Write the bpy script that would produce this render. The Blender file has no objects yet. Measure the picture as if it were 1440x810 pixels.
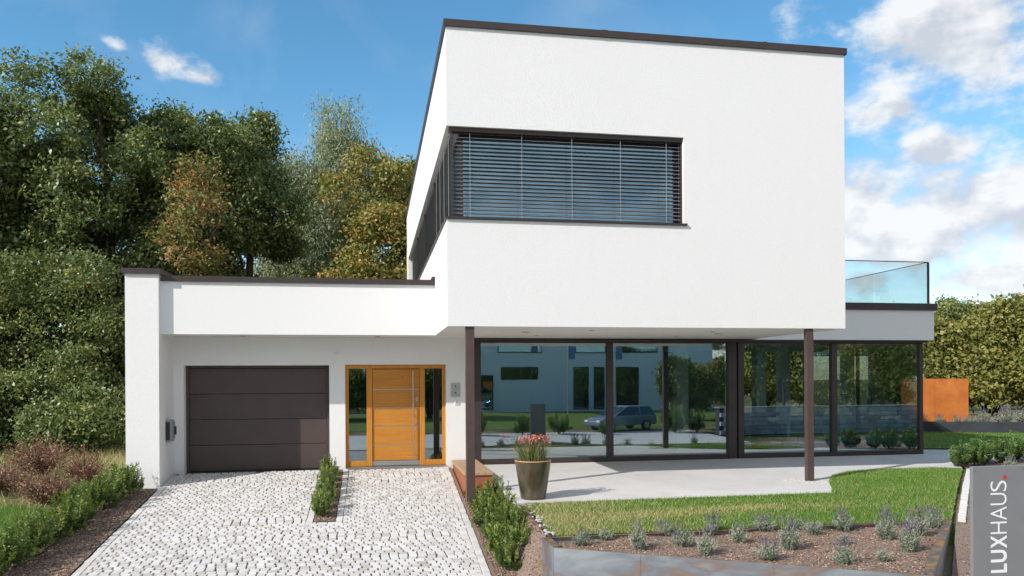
import bpy, math, random
import numpy as np
from mathutils import Vector, Matrix
from mathutils.geometry import delaunay_2d_cdt

SC = bpy.context.scene
COL = SC.collection
R = math.radians
# ------------------------------------------------------------------ camera
FPX, PSI, CAMH = 1107.0, math.atan(195 / 1107.0), 1.87       # focal length in pixels of a 1440 px wide picture
cam = bpy.data.cameras.new('camera'); cam_o = bpy.data.objects.new('camera', cam); COL.objects.link(cam_o)
cam.sensor_fit = 'HORIZONTAL'; cam.sensor_width = 36.0
cam.lens = 36.0 * FPX / 1440.0
cam.shift_y = (535.6 - 405.0) / 1440.0                        # architectural lens: verticals stay upright
cam.clip_start = 0.1; cam.clip_end = 5000
ROLL = R(-0.33)
cam_o.matrix_world = Matrix.Translation((0, 0, CAMH)) @ Matrix.Rotation(-PSI, 4, 'Z') @ Matrix.Rotation(R(90), 4, 'X') @ Matrix.Rotation(ROLL, 4, 'Z')
SC.camera = cam_o
# ------------------------------------------------------------------ sun, exposure
SUN_AZ, SUN_EL = R(61.5), R(34.0)                             # shadows run towards +X +Y
to_sun = Vector((-math.sin(SUN_AZ) * math.cos(SUN_EL), -math.cos(SUN_AZ) * math.cos(SUN_EL), math.sin(SUN_EL)))
sun = bpy.data.lights.new('sun', 'SUN'); sun.energy = 2.3; sun.angle = R(0.53); sun.color = (1.0, 0.935, 0.88)
sun_o = bpy.data.objects.new('sun', sun); COL.objects.link(sun_o)
sun_o.rotation_euler = (-to_sun).to_track_quat('-Z', 'Y').to_euler(); sun_o.location = to_sun * 60
SC.view_settings.view_transform = 'Standard'; SC.view_settings.look = 'None'
SC.view_settings.gamma = 1.0; SC.view_settings.use_curve_mapping = False
SC.view_settings.exposure = 1.12
SC.cycles.max_bounces = 10; SC.cycles.transparent_max_bounces = 24; SC.cycles.caustics_reflective = False
# ------------------------------------------------------------------ world: daylight sky with clouds
W = bpy.data.worlds.new('World'); SC.world = W; W.use_nodes = True
NT = W.node_tree; NT.nodes.clear()
def wn(t, **k):
    n = NT.nodes.new(t)
    for a, v in k.items(): setattr(n, a, v)
    return n
def wl(a, b): NT.links.new(a, b)
def wmath(op, a, b=None, c=None, clamp=False):
    n = wn('ShaderNodeMath', operation=op); n.use_clamp = clamp
    for i, v in enumerate((a, b, c)):
        if v is None: continue
        if isinstance(v, (int, float)): n.inputs[i].default_value = v
        else: wl(v, n.inputs[i])
    return n.outputs[0]
sky = wn('ShaderNodeTexSky', sky_type='NISHITA'); sky.sun_disc = False
sky.sun_elevation = SUN_EL; sky.sun_rotation = R(180) + SUN_AZ
sky.altitude = 200; sky.air_density = 1.0; sky.dust_density = 0.35; sky.ozone_density = 1.6
hs = wn('ShaderNodeHueSaturation'); hs.inputs['Hue'].default_value = 0.5; hs.inputs['Saturation'].default_value = 1.1; hs.inputs['Value'].default_value = 0.57
wl(sky.outputs[0], hs.inputs['Color'])
tc = wn('ShaderNodeTexCoord'); sep = wn('ShaderNodeSeparateXYZ'); wl(tc.outputs['Generated'], sep.inputs[0])
az = wmath('ARCTAN2', sep.outputs[0], sep.outputs[1])
el = wmath('ARCSINE', sep.outputs[2])
def pix_dir(px, py):                                          # photograph pixel -> azimuth, elevation
    dx = (px - 720) / FPX
    return math.atan(dx) + PSI, math.atan((535.6 - py - 0.0125 * (px - 720)) / FPX / math.hypot(1, dx))
CLOUDS = [(1350, 45, 250, 135, .0), (1250, 150, 120, 42, -.1), (1335, 203, 92, 38, .1), (1215, 285, 105, 74, .25), (1340, 300, 200, 74, .32), (1480, 320, 140, 60, .2),
          (1400, 385, 200, 40, 0), (1215, 395, 80, 28, -.1), (1600, 400, 200, 40, .1), (232, 92, 66, 36, -.36), (290, 112, 70, 28, -.4), (165, 68, 40, 20, -.42), (1130, 95, 90, 40, -.35), (1700, 120, 200, 80, 0), (1900, 300, 240, 60, 0), (-350, 250, 160, 50, 0), (-700, 120, 200, 60, 0)]
cov = None
for px, py, w, h, cb in CLOUDS:
    a0, e0 = pix_dir(px, py)
    ca = math.cos(a0 - PSI) ** 2
    wa, we = w / FPX * ca, h / FPX * math.cos(a0 - PSI)
    a = wmath('DIVIDE', wmath('SUBTRACT', az, a0), wa); b = wmath('DIVIDE', wmath('SUBTRACT', el, e0), we)
    e = wmath('SUBTRACT', 1.0 + cb, wmath('SQRT', wmath('ADD', wmath('MULTIPLY', a, a), wmath('MULTIPLY', b, b))))
    cov = e if cov is None else wmath('MAXIMUM', cov, e)
comb = wn('ShaderNodeCombineXYZ'); wl(az, comb.inputs[0]); wl(wmath('MULTIPLY', el, 1.5), comb.inputs[1])
n1 = wn('ShaderNodeTexNoise'); n1.inputs['Scale'].default_value = 11; n1.inputs['Detail'].default_value = 9; n1.inputs['Roughness'].default_value = 0.58
wl(comb.outputs[0], n1.inputs['Vector'])
# cumulus added over the unseen rest of the sky to lift shade fill
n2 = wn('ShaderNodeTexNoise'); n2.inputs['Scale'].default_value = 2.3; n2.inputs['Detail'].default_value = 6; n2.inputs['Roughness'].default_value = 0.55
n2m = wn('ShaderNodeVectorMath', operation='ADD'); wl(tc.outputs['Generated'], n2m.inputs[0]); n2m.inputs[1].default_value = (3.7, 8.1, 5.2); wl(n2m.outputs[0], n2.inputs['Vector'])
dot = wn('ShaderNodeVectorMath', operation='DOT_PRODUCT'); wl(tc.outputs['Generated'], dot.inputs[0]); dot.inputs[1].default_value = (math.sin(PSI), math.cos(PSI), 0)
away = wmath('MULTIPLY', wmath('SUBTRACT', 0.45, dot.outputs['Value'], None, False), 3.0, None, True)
fill_cov = wmath('MULTIPLY', wmath('SUBTRACT', wmath('MULTIPLY', n2.outputs[0], away), 0.37), 4.5)
cov = wmath('MAXIMUM', cov, fill_cov)
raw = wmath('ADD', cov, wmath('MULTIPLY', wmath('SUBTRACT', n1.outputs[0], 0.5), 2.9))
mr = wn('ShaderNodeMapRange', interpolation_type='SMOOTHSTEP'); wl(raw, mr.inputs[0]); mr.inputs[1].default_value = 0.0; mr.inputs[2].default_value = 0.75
wisp = wn('ShaderNodeTexNoise'); wisp.inputs['Scale'].default_value = 5; wisp.inputs['Detail'].default_value = 8; wisp.inputs['Distortion'].default_value = 0.6
wl(comb.outputs[0], wisp.inputs['Vector'])
mw = wn('ShaderNodeMapRange'); wl(wisp.outputs[0], mw.inputs[0]); mw.inputs[1].default_value = 0.52; mw.inputs[2].default_value = 0.8; mw.inputs[4].default_value = 0.16
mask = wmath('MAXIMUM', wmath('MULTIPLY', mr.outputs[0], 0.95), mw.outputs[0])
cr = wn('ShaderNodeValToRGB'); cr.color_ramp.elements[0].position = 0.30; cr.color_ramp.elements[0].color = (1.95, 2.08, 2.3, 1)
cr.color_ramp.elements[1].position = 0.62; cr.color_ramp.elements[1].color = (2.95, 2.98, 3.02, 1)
sh = wn('ShaderNodeVectorMath', operation='ADD'); wl(comb.outputs[0], sh.inputs[0]); sh.inputs[1].default_value = (-.012, .03, 0)
n1b = wn('ShaderNodeTexNoise'); n1b.inputs['Scale'].default_value = 11; n1b.inputs['Detail'].default_value = 5; n1b.inputs['Roughness'].default_value = 0.5
wl(sh.outputs[0], n1b.inputs['Vector'])
n3 = wn('ShaderNodeTexNoise'); n3.inputs['Scale'].default_value = 6.5; n3.inputs['Detail'].default_value = 6; wl(comb.outputs[0], n3.inputs['Vector'])
lit = wmath('ADD', wmath('MULTIPLY', wmath('SUBTRACT', n1.outputs[0], n1b.outputs[0]), 1.6), wmath('ADD', wmath('MULTIPLY', n3.outputs[0], .55), .22)); wl(lit, cr.inputs[0])  # self-shading of the clouds put into their colour by offset noise
tint = wn('ShaderNodeMix', data_type='RGBA', blend_type='MULTIPLY'); tf = wn('ShaderNodeMapRange', interpolation_type='SMOOTHSTEP'); wl(el, tf.inputs[0]); tf.inputs[1].default_value = 0.06; tf.inputs[2].default_value = 0.38; tf.inputs[3].default_value = 0.0; wl(tf.outputs[0], tint.inputs[0]); wl(hs.outputs[0], tint.inputs[6]); tint.inputs[7].default_value = (.66, 1.0, 1.01, 1)
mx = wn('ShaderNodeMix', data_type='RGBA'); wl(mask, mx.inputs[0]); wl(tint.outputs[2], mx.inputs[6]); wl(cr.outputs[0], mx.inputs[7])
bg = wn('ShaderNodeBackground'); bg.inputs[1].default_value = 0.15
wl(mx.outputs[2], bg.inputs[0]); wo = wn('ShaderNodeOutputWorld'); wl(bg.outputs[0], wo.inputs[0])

# ------------------------------------------------------------------ helpers
rng = np.random.default_rng(7); random.seed(7)
def tag(o, label=None, cat=None, group=None, kind=None):
    if label: o['label'] = label
    if cat: o['category'] = cat
    if group: o['group'] = group
    if kind: o['kind'] = kind
    return o
def empty(name, loc, label, cat, group=None, rz=0):
    o = bpy.data.objects.new(name, None); COL.objects.link(o); o.location = loc; o.rotation_euler = (0, 0, rz); o.empty_display_size = 0.2
    return tag(o, label, cat, group)
def root_of(o):
    while o.parent: o = o.parent
    return o
def link(name, me, parent=None, local=False):
    o = bpy.data.objects.new(name, me); COL.objects.link(o)
    if parent is not None:
        o.parent = parent
    return o
class MB:
    """collects boxes, prisms, tubes and quads in world coordinates"""
    def __init__(s): s.v = []; s.f = []; s.sm = []
    def add(s, vs, fs, smooth=False):
        n = len(s.v); s.v += [tuple(p) for p in vs]; s.f += [tuple(i + n for i in f) for f in fs]; s.sm += [smooth] * len(fs); return s
    def box(s, x0, x1, y0, y1, z0, z1):
        vs = [(x, y, z) for z in (z0, z1) for y in (y0, y1) for x in (x0, x1)]
        return s.add(vs, [(0, 2, 3, 1), (4, 5, 7, 6), (0, 1, 5, 4), (2, 6, 7, 3), (0, 4, 6, 2), (1, 3, 7, 5)])
    def obox(s, c, ux, uy, uz):
        c, ux, uy, uz = map(Vector, (c, ux, uy, uz))
        vs = [c + ux * a + uy * b + uz * d for d in (-1, 1) for b in (-1, 1) for a in (-1, 1)]
        return s.add(vs, [(0, 2, 3, 1), (4, 5, 7, 6), (0, 1, 5, 4), (2, 6, 7, 3), (0, 4, 6, 2), (1, 3, 7, 5)])
    def prism(s, poly, z0, z1):                                # vertical prism, z0/z1 number or list
        n = len(poly); a = z0 if isinstance(z0, (list, tuple)) else [z0] * n; b = z1 if isinstance(z1, (list, tuple)) else [z1] * n
        vs = [(p[0], p[1], a[i]) for i, p in enumerate(poly)] + [(p[0], p[1], b[i]) for i, p in enumerate(poly)]
        return s.add(vs, [tuple(range(n))[::-1], tuple(range(n, 2 * n))] + [(i, (i + 1) % n, n + (i + 1) % n, n + i) for i in range(n)])
    def extrude(s, prof, axis, a, b):                          # profile in the plane normal to axis
        def mk(p, t): return {'x': (t, p[0], p[1]), 'y': (p[0], t, p[1])}[axis]
        n = len(prof); vs = [mk(p, a) for p in prof] + [mk(p, b) for p in prof]
        return s.add(vs, [tuple(range(n))[::-1], tuple(range(n, 2 * n))] + [(i, (i + 1) % n, n + (i + 1) % n, n + i) for i in range(n)])
    def tube(s, pts, rad, k=8, cap=True):
        pts = [Vector(p) for p in pts]; rad = rad if isinstance(rad, (list, tuple)) else [rad] * len(pts)
        n0 = len(s.v); vs = []; fs = []
        for i, p in enumerate(pts):
            d = (pts[min(i + 1, len(pts) - 1)] - pts[max(i - 1, 0)]).normalized()
            u = d.cross(Vector((0.31, 0.17, 0.93)) if abs(d.z) < 0.95 else Vector((1, 0, 0))).normalized(); w = d.cross(u)
            vs += [p + (u * math.cos(t) + w * math.sin(t)) * rad[i] for t in [2 * math.pi * j / k for j in range(k)]]
        for i in range(len(pts) - 1):
            fs += [(i * k + j, i * k + (j + 1) % k, (i + 1) * k + (j + 1) % k, (i + 1) * k + j) for j in range(k)]
        s.add(vs, fs, True)
        if cap: s.add(vs[:k], [tuple(range(k))[::-1]]); s.add(vs[-k:], [tuple(range(k))])
        return s
    def lathe(s, c, prof, k=28):                               # profile of (r, z) turned about c
        vs = []; fs = []
        for r, z in prof: vs += [(c[0] + r * math.cos(2 * math.pi * j / k), c[1] + r * math.sin(2 * math.pi * j / k), c[2] + z) for j in range(k)]
        for i in range(len(prof) - 1): fs += [(i * k + j, i * k + (j + 1) % k, (i + 1) * k + (j + 1) % k, (i + 1) * k + j) for j in range(k)]
        return s.add(vs, fs, True)
    def mesh(s, name, off=(0, 0, 0)):
        me = bpy.data.meshes.new(name)
        me.from_pydata([(x - off[0], y - off[1], z - off[2]) for x, y, z in s.v], [], s.f)
        me.polygons.foreach_set('use_smooth', s.sm); me.update(); return me
    def build(s, name, mat, parent=None, bevel=0):
        off = root_of(parent).location if parent else (0, 0, 0)
        me = s.mesh(name, off); me.materials.append(mat)
        o = link(name, me, parent)
        if bevel:
            m = o.modifiers.new('bevel', 'BEVEL'); m.width = bevel; m.segments = 2; m.limit_method = 'ANGLE'; m.angle_limit = R(40)
        return o
def copy_tree(o, parent=None):
    c = o.copy(); COL.objects.link(c); c.parent = parent
    for ch in list(o.children): copy_tree(ch, c)
    return c
def quads_mesh(name, V, tone=None, mat=None, n=4):
    """V: (N, n, 3) faces of n corners each; tone: one number per face"""
    N = len(V); me = bpy.data.meshes.new(name)
    me.vertices.add(N * n); me.vertices.foreach_set('co', np.ascontiguousarray(V, dtype=np.float32).reshape(-1))
    me.loops.add(N * n); me.loops.foreach_set('vertex_index', np.arange(N * n, dtype=np.int32))
    me.polygons.add(N); me.polygons.foreach_set('loop_start', np.arange(0, N * n, n, dtype=np.int32))
    if tone is not None:
        at = me.attributes.new('tone', 'FLOAT', 'FACE'); at.data.foreach_set('value', np.asarray(tone, dtype=np.float32))
    me.update(calc_edges=True)
    if mat: me.materials.append(mat)
    return me
def unit(a): return a / (np.linalg.norm(a, axis=-1, keepdims=True) + 1e-9)
def leaves(C, U, Nn, L, Wd, fold=0.12):
    """rhombic folded leaves at centres C, along U, facing Nn"""
    U = unit(U); Vv = unit(np.cross(Nn, U)); N2 = np.cross(U, Vv)
    L = np.asarray(L)[:, None]; Wd = np.asarray(Wd)[:, None]
    return np.stack([C - U * L / 2, C + Vv * Wd / 2 + N2 * Wd * fold - U * L * .06, C + U * L / 2 - N2 * L * .1, C - Vv * Wd / 2 + N2 * Wd * fold - U * L * .06], axis=1)

# ------------------------------------------------------------------ materials
MATS = {}
class M_:
    def __init__(s, name):
        s.m = bpy.data.materials.new(name); s.m.use_nodes = True; s.t = s.m.node_tree; s.b = s.t.nodes['Principled BSDF']; s.out = s.t.nodes['Material Output']; MATS[name] = s.m
    def n(s, t, **k):
        x = s.t.nodes.new(t)
        for a, v in k.items(): setattr(x, a, v)
        return x
    def l(s, a, b): s.t.links.new(a, b)
    def coord(s, kind='Object', scale=(1, 1, 1), rot=(0, 0, 0)):
        c = s.n('ShaderNodeTexCoord'); mp = s.n('ShaderNodeMapping'); mp.inputs['Scale'].default_value = scale; mp.inputs['Rotation'].default_value = rot
        s.l(c.outputs[kind], mp.inputs[0]); return mp.outputs[0]
    def noise(s, vec, scale, detail=4, rough=.55, dist=0):
        x = s.n('ShaderNodeTexNoise'); x.inputs['Scale'].default_value = scale; x.inputs['Detail'].default_value = detail; x.inputs['Roughness'].default_value = rough; x.inputs['Distortion'].default_value = dist
        if vec is not None: s.l(vec, x.inputs['Vector'])
        return x.outputs[0]
    def ramp(s, fac, stops):
        x = s.n('ShaderNodeValToRGB'); e = x.color_ramp.elements
        while len(e) < len(stops): e.new(0.5)
        for i, (p, c) in enumerate(stops): e[i].position = p; e[i].color = (*c, 1)
        s.l(fac, x.inputs[0]); return x.outputs[0]
    def mix(s, fac, a, b, mode='MIX'):
        x = s.n('ShaderNodeMix', data_type='RGBA', blend_type=mode)
        for i, v in ((0, fac), (6, a), (7, b)):
            if isinstance(v, (int, float)): x.inputs[i].default_value = v
            elif isinstance(v, tuple): x.inputs[i].default_value = (*v, 1)
            else: s.l(v, x.inputs[i])
        return x.outputs[2]
    def math(s, op, a, b=None, clamp=False):
        x = s.n('ShaderNodeMath', operation=op); x.use_clamp = clamp
        for i, v in enumerate((a, b)):
            if v is None: continue
            if isinstance(v, (int, float)): x.inputs[i].default_value = v
            else: s.l(v, x.inputs[i])
        return x.outputs[0]
    def bump(s, h, strength=.3, dist=.01):
        x = s.n('ShaderNodeBump'); x.inputs['Strength'].default_value = strength; x.inputs['Distance'].default_value = dist
        s.l(h, x.inputs['Height']); s.l(x.outputs[0], s.b.inputs['Normal'])
    def set(s, color=None, rough=None, metal=None, spec=None):
        def put(k, v):
            if v is None: return
            if isinstance(v, tuple): s.b.inputs[k].default_value = (*v, 1)
            elif isinstance(v, (int, float)): s.b.inputs[k].default_value = v
            else: s.l(v, s.b.inputs[k])
        put('Base Color', color); put('Roughness', rough); put('Metallic', metal); put('Specular IOR Level', spec); return s.m
def simple(name, c, rough=.6, metal=0, var=.12, scale=8, spec=.5, bump=0):
    m = M_(name); v = m.coord(); nz = m.noise(v, scale, 5)
    col = m.ramp(nz, [(.3, tuple(x * (1 - var) for x in c)), (.7, tuple(min(1, x * (1 + var)) for x in c))])
    if bump: m.bump(m.noise(v, scale * 6, 4), bump)
    return m.set(col, rough, metal, spec)
# white render with a fine grain
m = M_('white_render'); v = m.coord(); big = m.noise(v, .7, 5); fine = m.noise(v, 160, 3, .6); mid = m.noise(v, 22, 4)
streak = m.noise(m.coord(scale=(5, 5, .35)), 1.2, 5)
col = m.mix(m.math('MULTIPLY', big, .35), (.83, .83, .825), (.785, .79, .79)); col = m.mix(m.math('MULTIPLY', streak, .12), col, (.70, .70, .69))
gr = m.noise(v, 34, 6, .75); col = m.mix(m.ramp(gr, [(.42, (0, 0, 0)), (.62, (.16, .16, .16))]), col, (.60, .60, .60)); m.bump(m.math('ADD', fine, m.math('MULTIPLY', gr, 1.2)), .8, .006); m.set(col, .88, 0, .2)
simple('dark_metal', (.046, .034, .032), .42, .1, .15, 3)
simple('column_paint', (.09, .062, .056), .42, .2, .12, 4)
simple('garage_paint', (.068, .047, .043), .5, 0, .08, 3, .5, .05)
simple('steel', (.52, .52, .51), .3, .9, .06, 20)
simple('grey_plastic', (.30, .31, .32), .45, 0, .05, 10)
simple('dark_plastic', (.02, .025, .03), .25, 0, .1, 10)
simple('blind_slat', (.31, .31, .31), .4, .3, .05, 6)
simple('cord', (.30, .30, .30), .6)
simple('soffit', (.78, .77, .73), .85, 0, .04, 2)
simple('interior_wall', (.42, .44, .44), .85, 0, .05, 2)
simple('interior_dark', (.25, .27, .275), .8, 0, .1, 1)
simple('interior_floor', (.42, .43, .42), .45, 0, .06, 3)
simple('sign_metal', (.25, .255, .26), .4, .3, .05, 4)
simple('white_paint', (.8, .8, .8), .5, 0, .02, 4)
simple('red_paint', (.62, .02, .03), .4, 0, .02, 4)
simple('black_rubber', (.02, .02, .02), .7)
simple('leather', (.30, .17, .09), .5, 0, .25, 8)
simple('brass', (.7, .45, .15), .3, .9)
simple('fabric_grey', (.16, .2, .2), .9)
simple('bounce_paving', (.34, .335, .325), .9, 0, .2, 30, .3, .2)  # street paving colour, made pale to bounce fill light onto shaded walls
simple('bark', (.075, .055, .04), .95, 0, .35, 9, .2, .6)
simple('bark_pale', (.16, .14, .115), .95, 0, .3, 9, .2, .6)
simple('twig', (.20, .105, .075), .9, 0, .3, 20, .2)
simple('anthracite_wall', (.035, .04, .048), .7, 0, .2, 3, .3, .2)
simple('pebble', (.42, .42, .40), .75, 0, .1, 14)
simple('car_paint', (.22, .30, .36), .25, .7, .02, 2)
simple('roof_dark', (.05, .048, .05), .8)
simple('flag_blue', (.16, .24, .38), .8)
# oak with straight grain along X (object space) and knots
def wood(name, c0, c1, rough, axis):
    m = M_(name); sc = {'x': (1.0, 22, 22), 'z': (22, 22, 1.0)}[axis]
    v = m.coord(scale=sc); g = m.noise(v, 1.6, 7, .62, .7); fine = m.noise(m.coord(scale=tuple(k * 5 for k in sc)), 2, 3)
    big = m.noise(m.coord(), 2.0, 3)
    col = m.ramp(g, [(.28, c0), (.72, c1)]); col = m.mix(m.math('MULTIPLY', fine, .5), col, tuple(k * .5 for k in c0))
    vo = m.n('ShaderNodeTexVoronoi'); vo.inputs['Scale'].default_value = 2.6; m.l(m.coord(scale=(1, .05, 1)), vo.inputs['Vector'])
    kn = m.math('LESS_THAN', vo.outputs['Distance'], .055); col = m.mix(m.math('MULTIPLY', kn, .65), col, (.12, .05, .015))
    col = m.mix(m.math('MULTIPLY', big, .3), col, tuple(k * .8 for k in c0)); m.bump(g, .12, .004); return m.set(col, rough, 0, .4)
wood('oak', (.50, .185, .022), (.74, .335, .052), .5, 'x'); wood('oak_upright', (.52, .20, .024), (.75, .34, .055), .5, 'z')
wood('larch', (.40, .26, .15), (.56, .40, .26), .65, 'x'); wood('bench_side_wood', (.30, .10, .045), (.40, .15, .07), .65, 'x')
# glass: thin sheet, transmits a little green, mirrors the street
def glass(name, tint, refl, base):
    m = M_(name); m.t.nodes.remove(m.b)
    tr = m.n('ShaderNodeBsdfTransparent'); tr.inputs[0].default_value = (*tint, 1)
    gl = m.n('ShaderNodeBsdfGlossy'); gl.inputs['Roughness'].default_value = 0.0; gl.inputs[0].default_value = (*refl, 1)
    ge = m.n('ShaderNodeNewGeometry'); dt = m.n('ShaderNodeVectorMath', operation='DOT_PRODUCT'); m.l(ge.outputs['Normal'], dt.inputs[0]); m.l(ge.outputs['Incoming'], dt.inputs[1])
    sch = m.math('POWER', m.math('SUBTRACT', 1.0, m.math('ABSOLUTE', dt.outputs['Value'])), 5.0); sch = m.math('MULTIPLY', sch, 1 - base)
    bp = m.n('ShaderNodeBump'); bp.inputs['Strength'].default_value = .02; bp.inputs['Distance'].default_value = .02
    m.l(m.noise(m.coord(), .8, 2), bp.inputs['Height']); m.l(bp.outputs[0], gl.inputs['Normal'])
    mixn = m.n('ShaderNodeMixShader'); m.l(m.math('ADD', sch, base, True), mixn.inputs[0])
    m.l(tr.outputs[0], mixn.inputs[1]); m.l(gl.outputs[0], mixn.inputs[2]); m.l(mixn.outputs[0], m.out.inputs[0]); return m.m
glass('window_glass', (.78, .86, .86), (.88, .96, 1.0), .30)
glass('upper_glass', (.45, .6, .66), (.50, .78, .95), .30)
glass('rail_glass', (.87, .91, .91), (.9, 1, 1), .08)
glass('car_glass', (.2, .25, .26), (.9, 1, 1), .1)
# terrace slabs: pale concrete
m = M_('terrace_concrete'); v = m.coord(); a = m.noise(v, 1.1, 6, .65); b = m.noise(v, 28, 5)
st = m.noise(m.coord(scale=(.5, 6, 1)), 1.0, 5)
col = m.ramp(a, [(.25, (.55, .545, .53)), (.75, (.69, .68, .66))]); col = m.mix(m.math('MULTIPLY', b, .35), col, (.36, .355, .34)); col = m.mix(m.math('MULTIPLY', st, .25), col, (.42, .41, .39))
wst = m.noise(v, .55, 8, .7, .8); col = m.mix(m.ramp(wst, [(.5, (0, 0, 0)), (.72, (.4, .4, .4))]), col, (.40, .38, .35)); m.bump(b, .25, .004); m.set(col, .8, 0, .3)
# stones read their own tone
def toned(name, stops, rough=.8, spec=.3, nscale=30, nmix=.3, dark=.7, bump=.3):
    m = M_(name); at = m.n('ShaderNodeAttribute', attribute_name='tone'); v = m.coord(); nz = m.noise(v, nscale, 5)
    col = m.ramp(at.outputs['Fac'], stops); col = m.mix(m.math('MULTIPLY', nz, nmix), col, tuple(k * dark for k in stops[0][1]))
    m.bump(nz, bump, .005); return m.set(col, rough, 0, spec)
toned('granite_sett', [(0, (0.4302, 0.4022, 0.3621)), (0.25, (0.5239, 0.5005, 0.4702)), (0.6, (0.5987, 0.5847, 0.5643)), (1, (0.6735, 0.6641, 0.6488))], .8, .3, 40, .22, .8)
toned('wall_block', [(0, (.28, .285, .29)), (1, (.46, .46, .46))], .9, .2, 14, .4, .5, .8)
simple('joint_sand', (.075, .07, .065), .95, 0, .3, 25, .2, .4)
# soil and mulch
m = M_('soil'); v = m.coord(); a = m.noise(v, 2.0, 6); b = m.noise(v, 45, 6, .7); c = m.noise(v, 11, 4)
col = m.ramp(b, [(.3, (.175, .13, .10)), (.55, (.34, .26, .215)), (.75, (.46, .385, .325))]); col = m.mix(m.math('MULTIPLY', a, .4), col, (.20, .13, .10))
m.bump(m.math('ADD', b, c), 1.0, .03); m.set(col, .95, 0, .15)
toned('mulch', [(0, (0.1181, 0.0732, 0.0497)), (0.6, (0.3375, 0.2288, 0.1656)), (1, (0.6075, 0.4575, 0.345))], .95, .15, 60, .2)
# lawns
def lawn_mat(name, dry):
    m = M_(name); v = m.coord(); a = m.noise(v, 1.3, 5, .6); b = m.noise(v, 60, 5, .7)
    g = m.ramp(b, [(.3, (.06, .12, .02)), (.7, (.13, .22, .045))])
    d = m.ramp(b, [(.3, (.17, .14, .06)), (.7, (.30, .25, .12))])
    f = m.ramp(a, [(dry, (0, 0, 0)), (dry + .2, (1, 1, 1))]); col = m.mix(f, g, d); m.bump(b, .8, .02); return m.set(col, .9, 0, .2)
lawn_mat('lawn_soil', .5)
m = M_('rough_ground'); v = m.coord(); a = m.noise(v, .5, 6); b = m.noise(v, 40, 5, .7)
g = m.ramp(b, [(.3, (.035, .06, .014)), (.7, (.09, .13, .03))]); d = m.ramp(b, [(.3, (.15, .11, .06)), (.7, (.30, .24, .15))])
m.bump(b, .8, .03); m.set(m.mix(m.ramp(a, [(.42, (0, 0, 0)), (.6, (1, 1, 1))]), g, d), .95, 0, .15)
def leafy(name, stops, rough=.5, trans=.32, spec=.45):
    m = M_(name); at = m.n('ShaderNodeAttribute', attribute_name='tone'); col = m.ramp(at.outputs['Fac'], stops)
    m.set(col, rough, 0, spec)
    tl = m.n('ShaderNodeBsdfTranslucent'); br = m.mix(.5, col, (.9, 1.0, .35), 'MULTIPLY'); m.l(br, tl.inputs[0])
    mx = m.n('ShaderNodeMixShader'); mx.inputs[0].default_value = trans; m.l(m.b.outputs[0], mx.inputs[1]); m.l(tl.outputs[0], mx.inputs[2]); m.l(mx.outputs[0], m.out.inputs[0]); return m.m
leafy('oak_leaf', [(0, (0.094, 0.1372, 0.0556)), (0.5, (0.1793, 0.238, 0.0787)), (0.85, (0.3203, 0.3355, 0.1113)), (1, (0.5127, 0.3966, 0.139))], .40, .3, .5)
leafy('oak_leaf_light', [(0, (0.0697, 0.1111, 0.0255)), (0.6, (0.1393, 0.1918, 0.04)), (1, (0.2552, 0.2623, 0.0636))], .40, .3, .5)
leafy('rust_leaf', [(0, (0.1315, 0.2025, 0.0504)), (0.35, (0.2629, 0.2277, 0.0755)), (0.7, (0.5038, 0.2658, 0.113)), (1, (0.627, 0.4049, 0.2012))], .55)
leafy('willow_leaf', [(0, (0.2025, 0.2532, 0.1449)), (0.6, (0.3545, 0.405, 0.2503)), (1, (0.5568, 0.5821, 0.3948))], .5)
leafy('autumn_leaf', [(0, (0.1391, 0.1975, 0.0505)), (0.4, (0.2779, 0.2895, 0.0758)), (0.75, (0.4802, 0.3159, 0.101)), (1, (0.6571, 0.395, 0.1517))], .5)
leafy('yellow_leaf', [(0, (0.1728, 0.2304, 0.0432)), (0.6, (0.3744, 0.4032, 0.072)), (1, (0.576, 0.5328, 0.1152))], .5)
leafy('hazel_leaf', [(0, (0.1243, 0.1587, 0.0397)), (0.5, (0.2662, 0.2777, 0.0694)), (0.85, (0.4437, 0.3729, 0.1091)), (1, (0.51, 0.3174, 0.1389))], .5)
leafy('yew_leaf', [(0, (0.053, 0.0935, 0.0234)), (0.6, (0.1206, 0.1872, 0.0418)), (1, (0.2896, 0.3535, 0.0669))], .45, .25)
leafy('box_leaf', [(0, (0.0405, 0.081, 0.0203)), (0.6, (0.0878, 0.162, 0.0405)), (1, (0.1755, 0.27, 0.0675))], .4, .25)
leafy('lavender_leaf', [(0, (.16, .19, .14)), (.5, (.26, .30, .22)), (.9, (.38, .41, .33)), (1, (.45, .46, .40))], .7, .2, .2)
leafy('lavender_flower', [(0, (.13, .11, .15)), (1, (.26, .22, .31))], .7, .2, .2)
leafy('grass_blade', [(0, (0.0846, 0.1904, 0.0268)), (0.5, (0.1522, 0.3208, 0.0446)), (0.72, (0.2367, 0.4009, 0.067)), (0.8, (0.4698, 0.4072, 0.1879)), (1, (0.6577, 0.5638, 0.3132))], .55, .35, .3)
leafy('reed_leaf', [(0, (.09, .15, .04)), (.7, (.18, .25, .07)), (1, (.30, .30, .12))], .45, .3)
leafy('coral_petal', [(0, (.40, .12, .09)), (.6, (.62, .24, .20)), (1, (.70, .40, .25))], .6, .3, .2)
leafy('dry_leaf', [(0, (0.165, 0.09, 0.0675)), (0.6, (0.33, 0.2025, 0.1425)), (1, (0.495, 0.345, 0.24))], .8, .2, .2)
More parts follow.
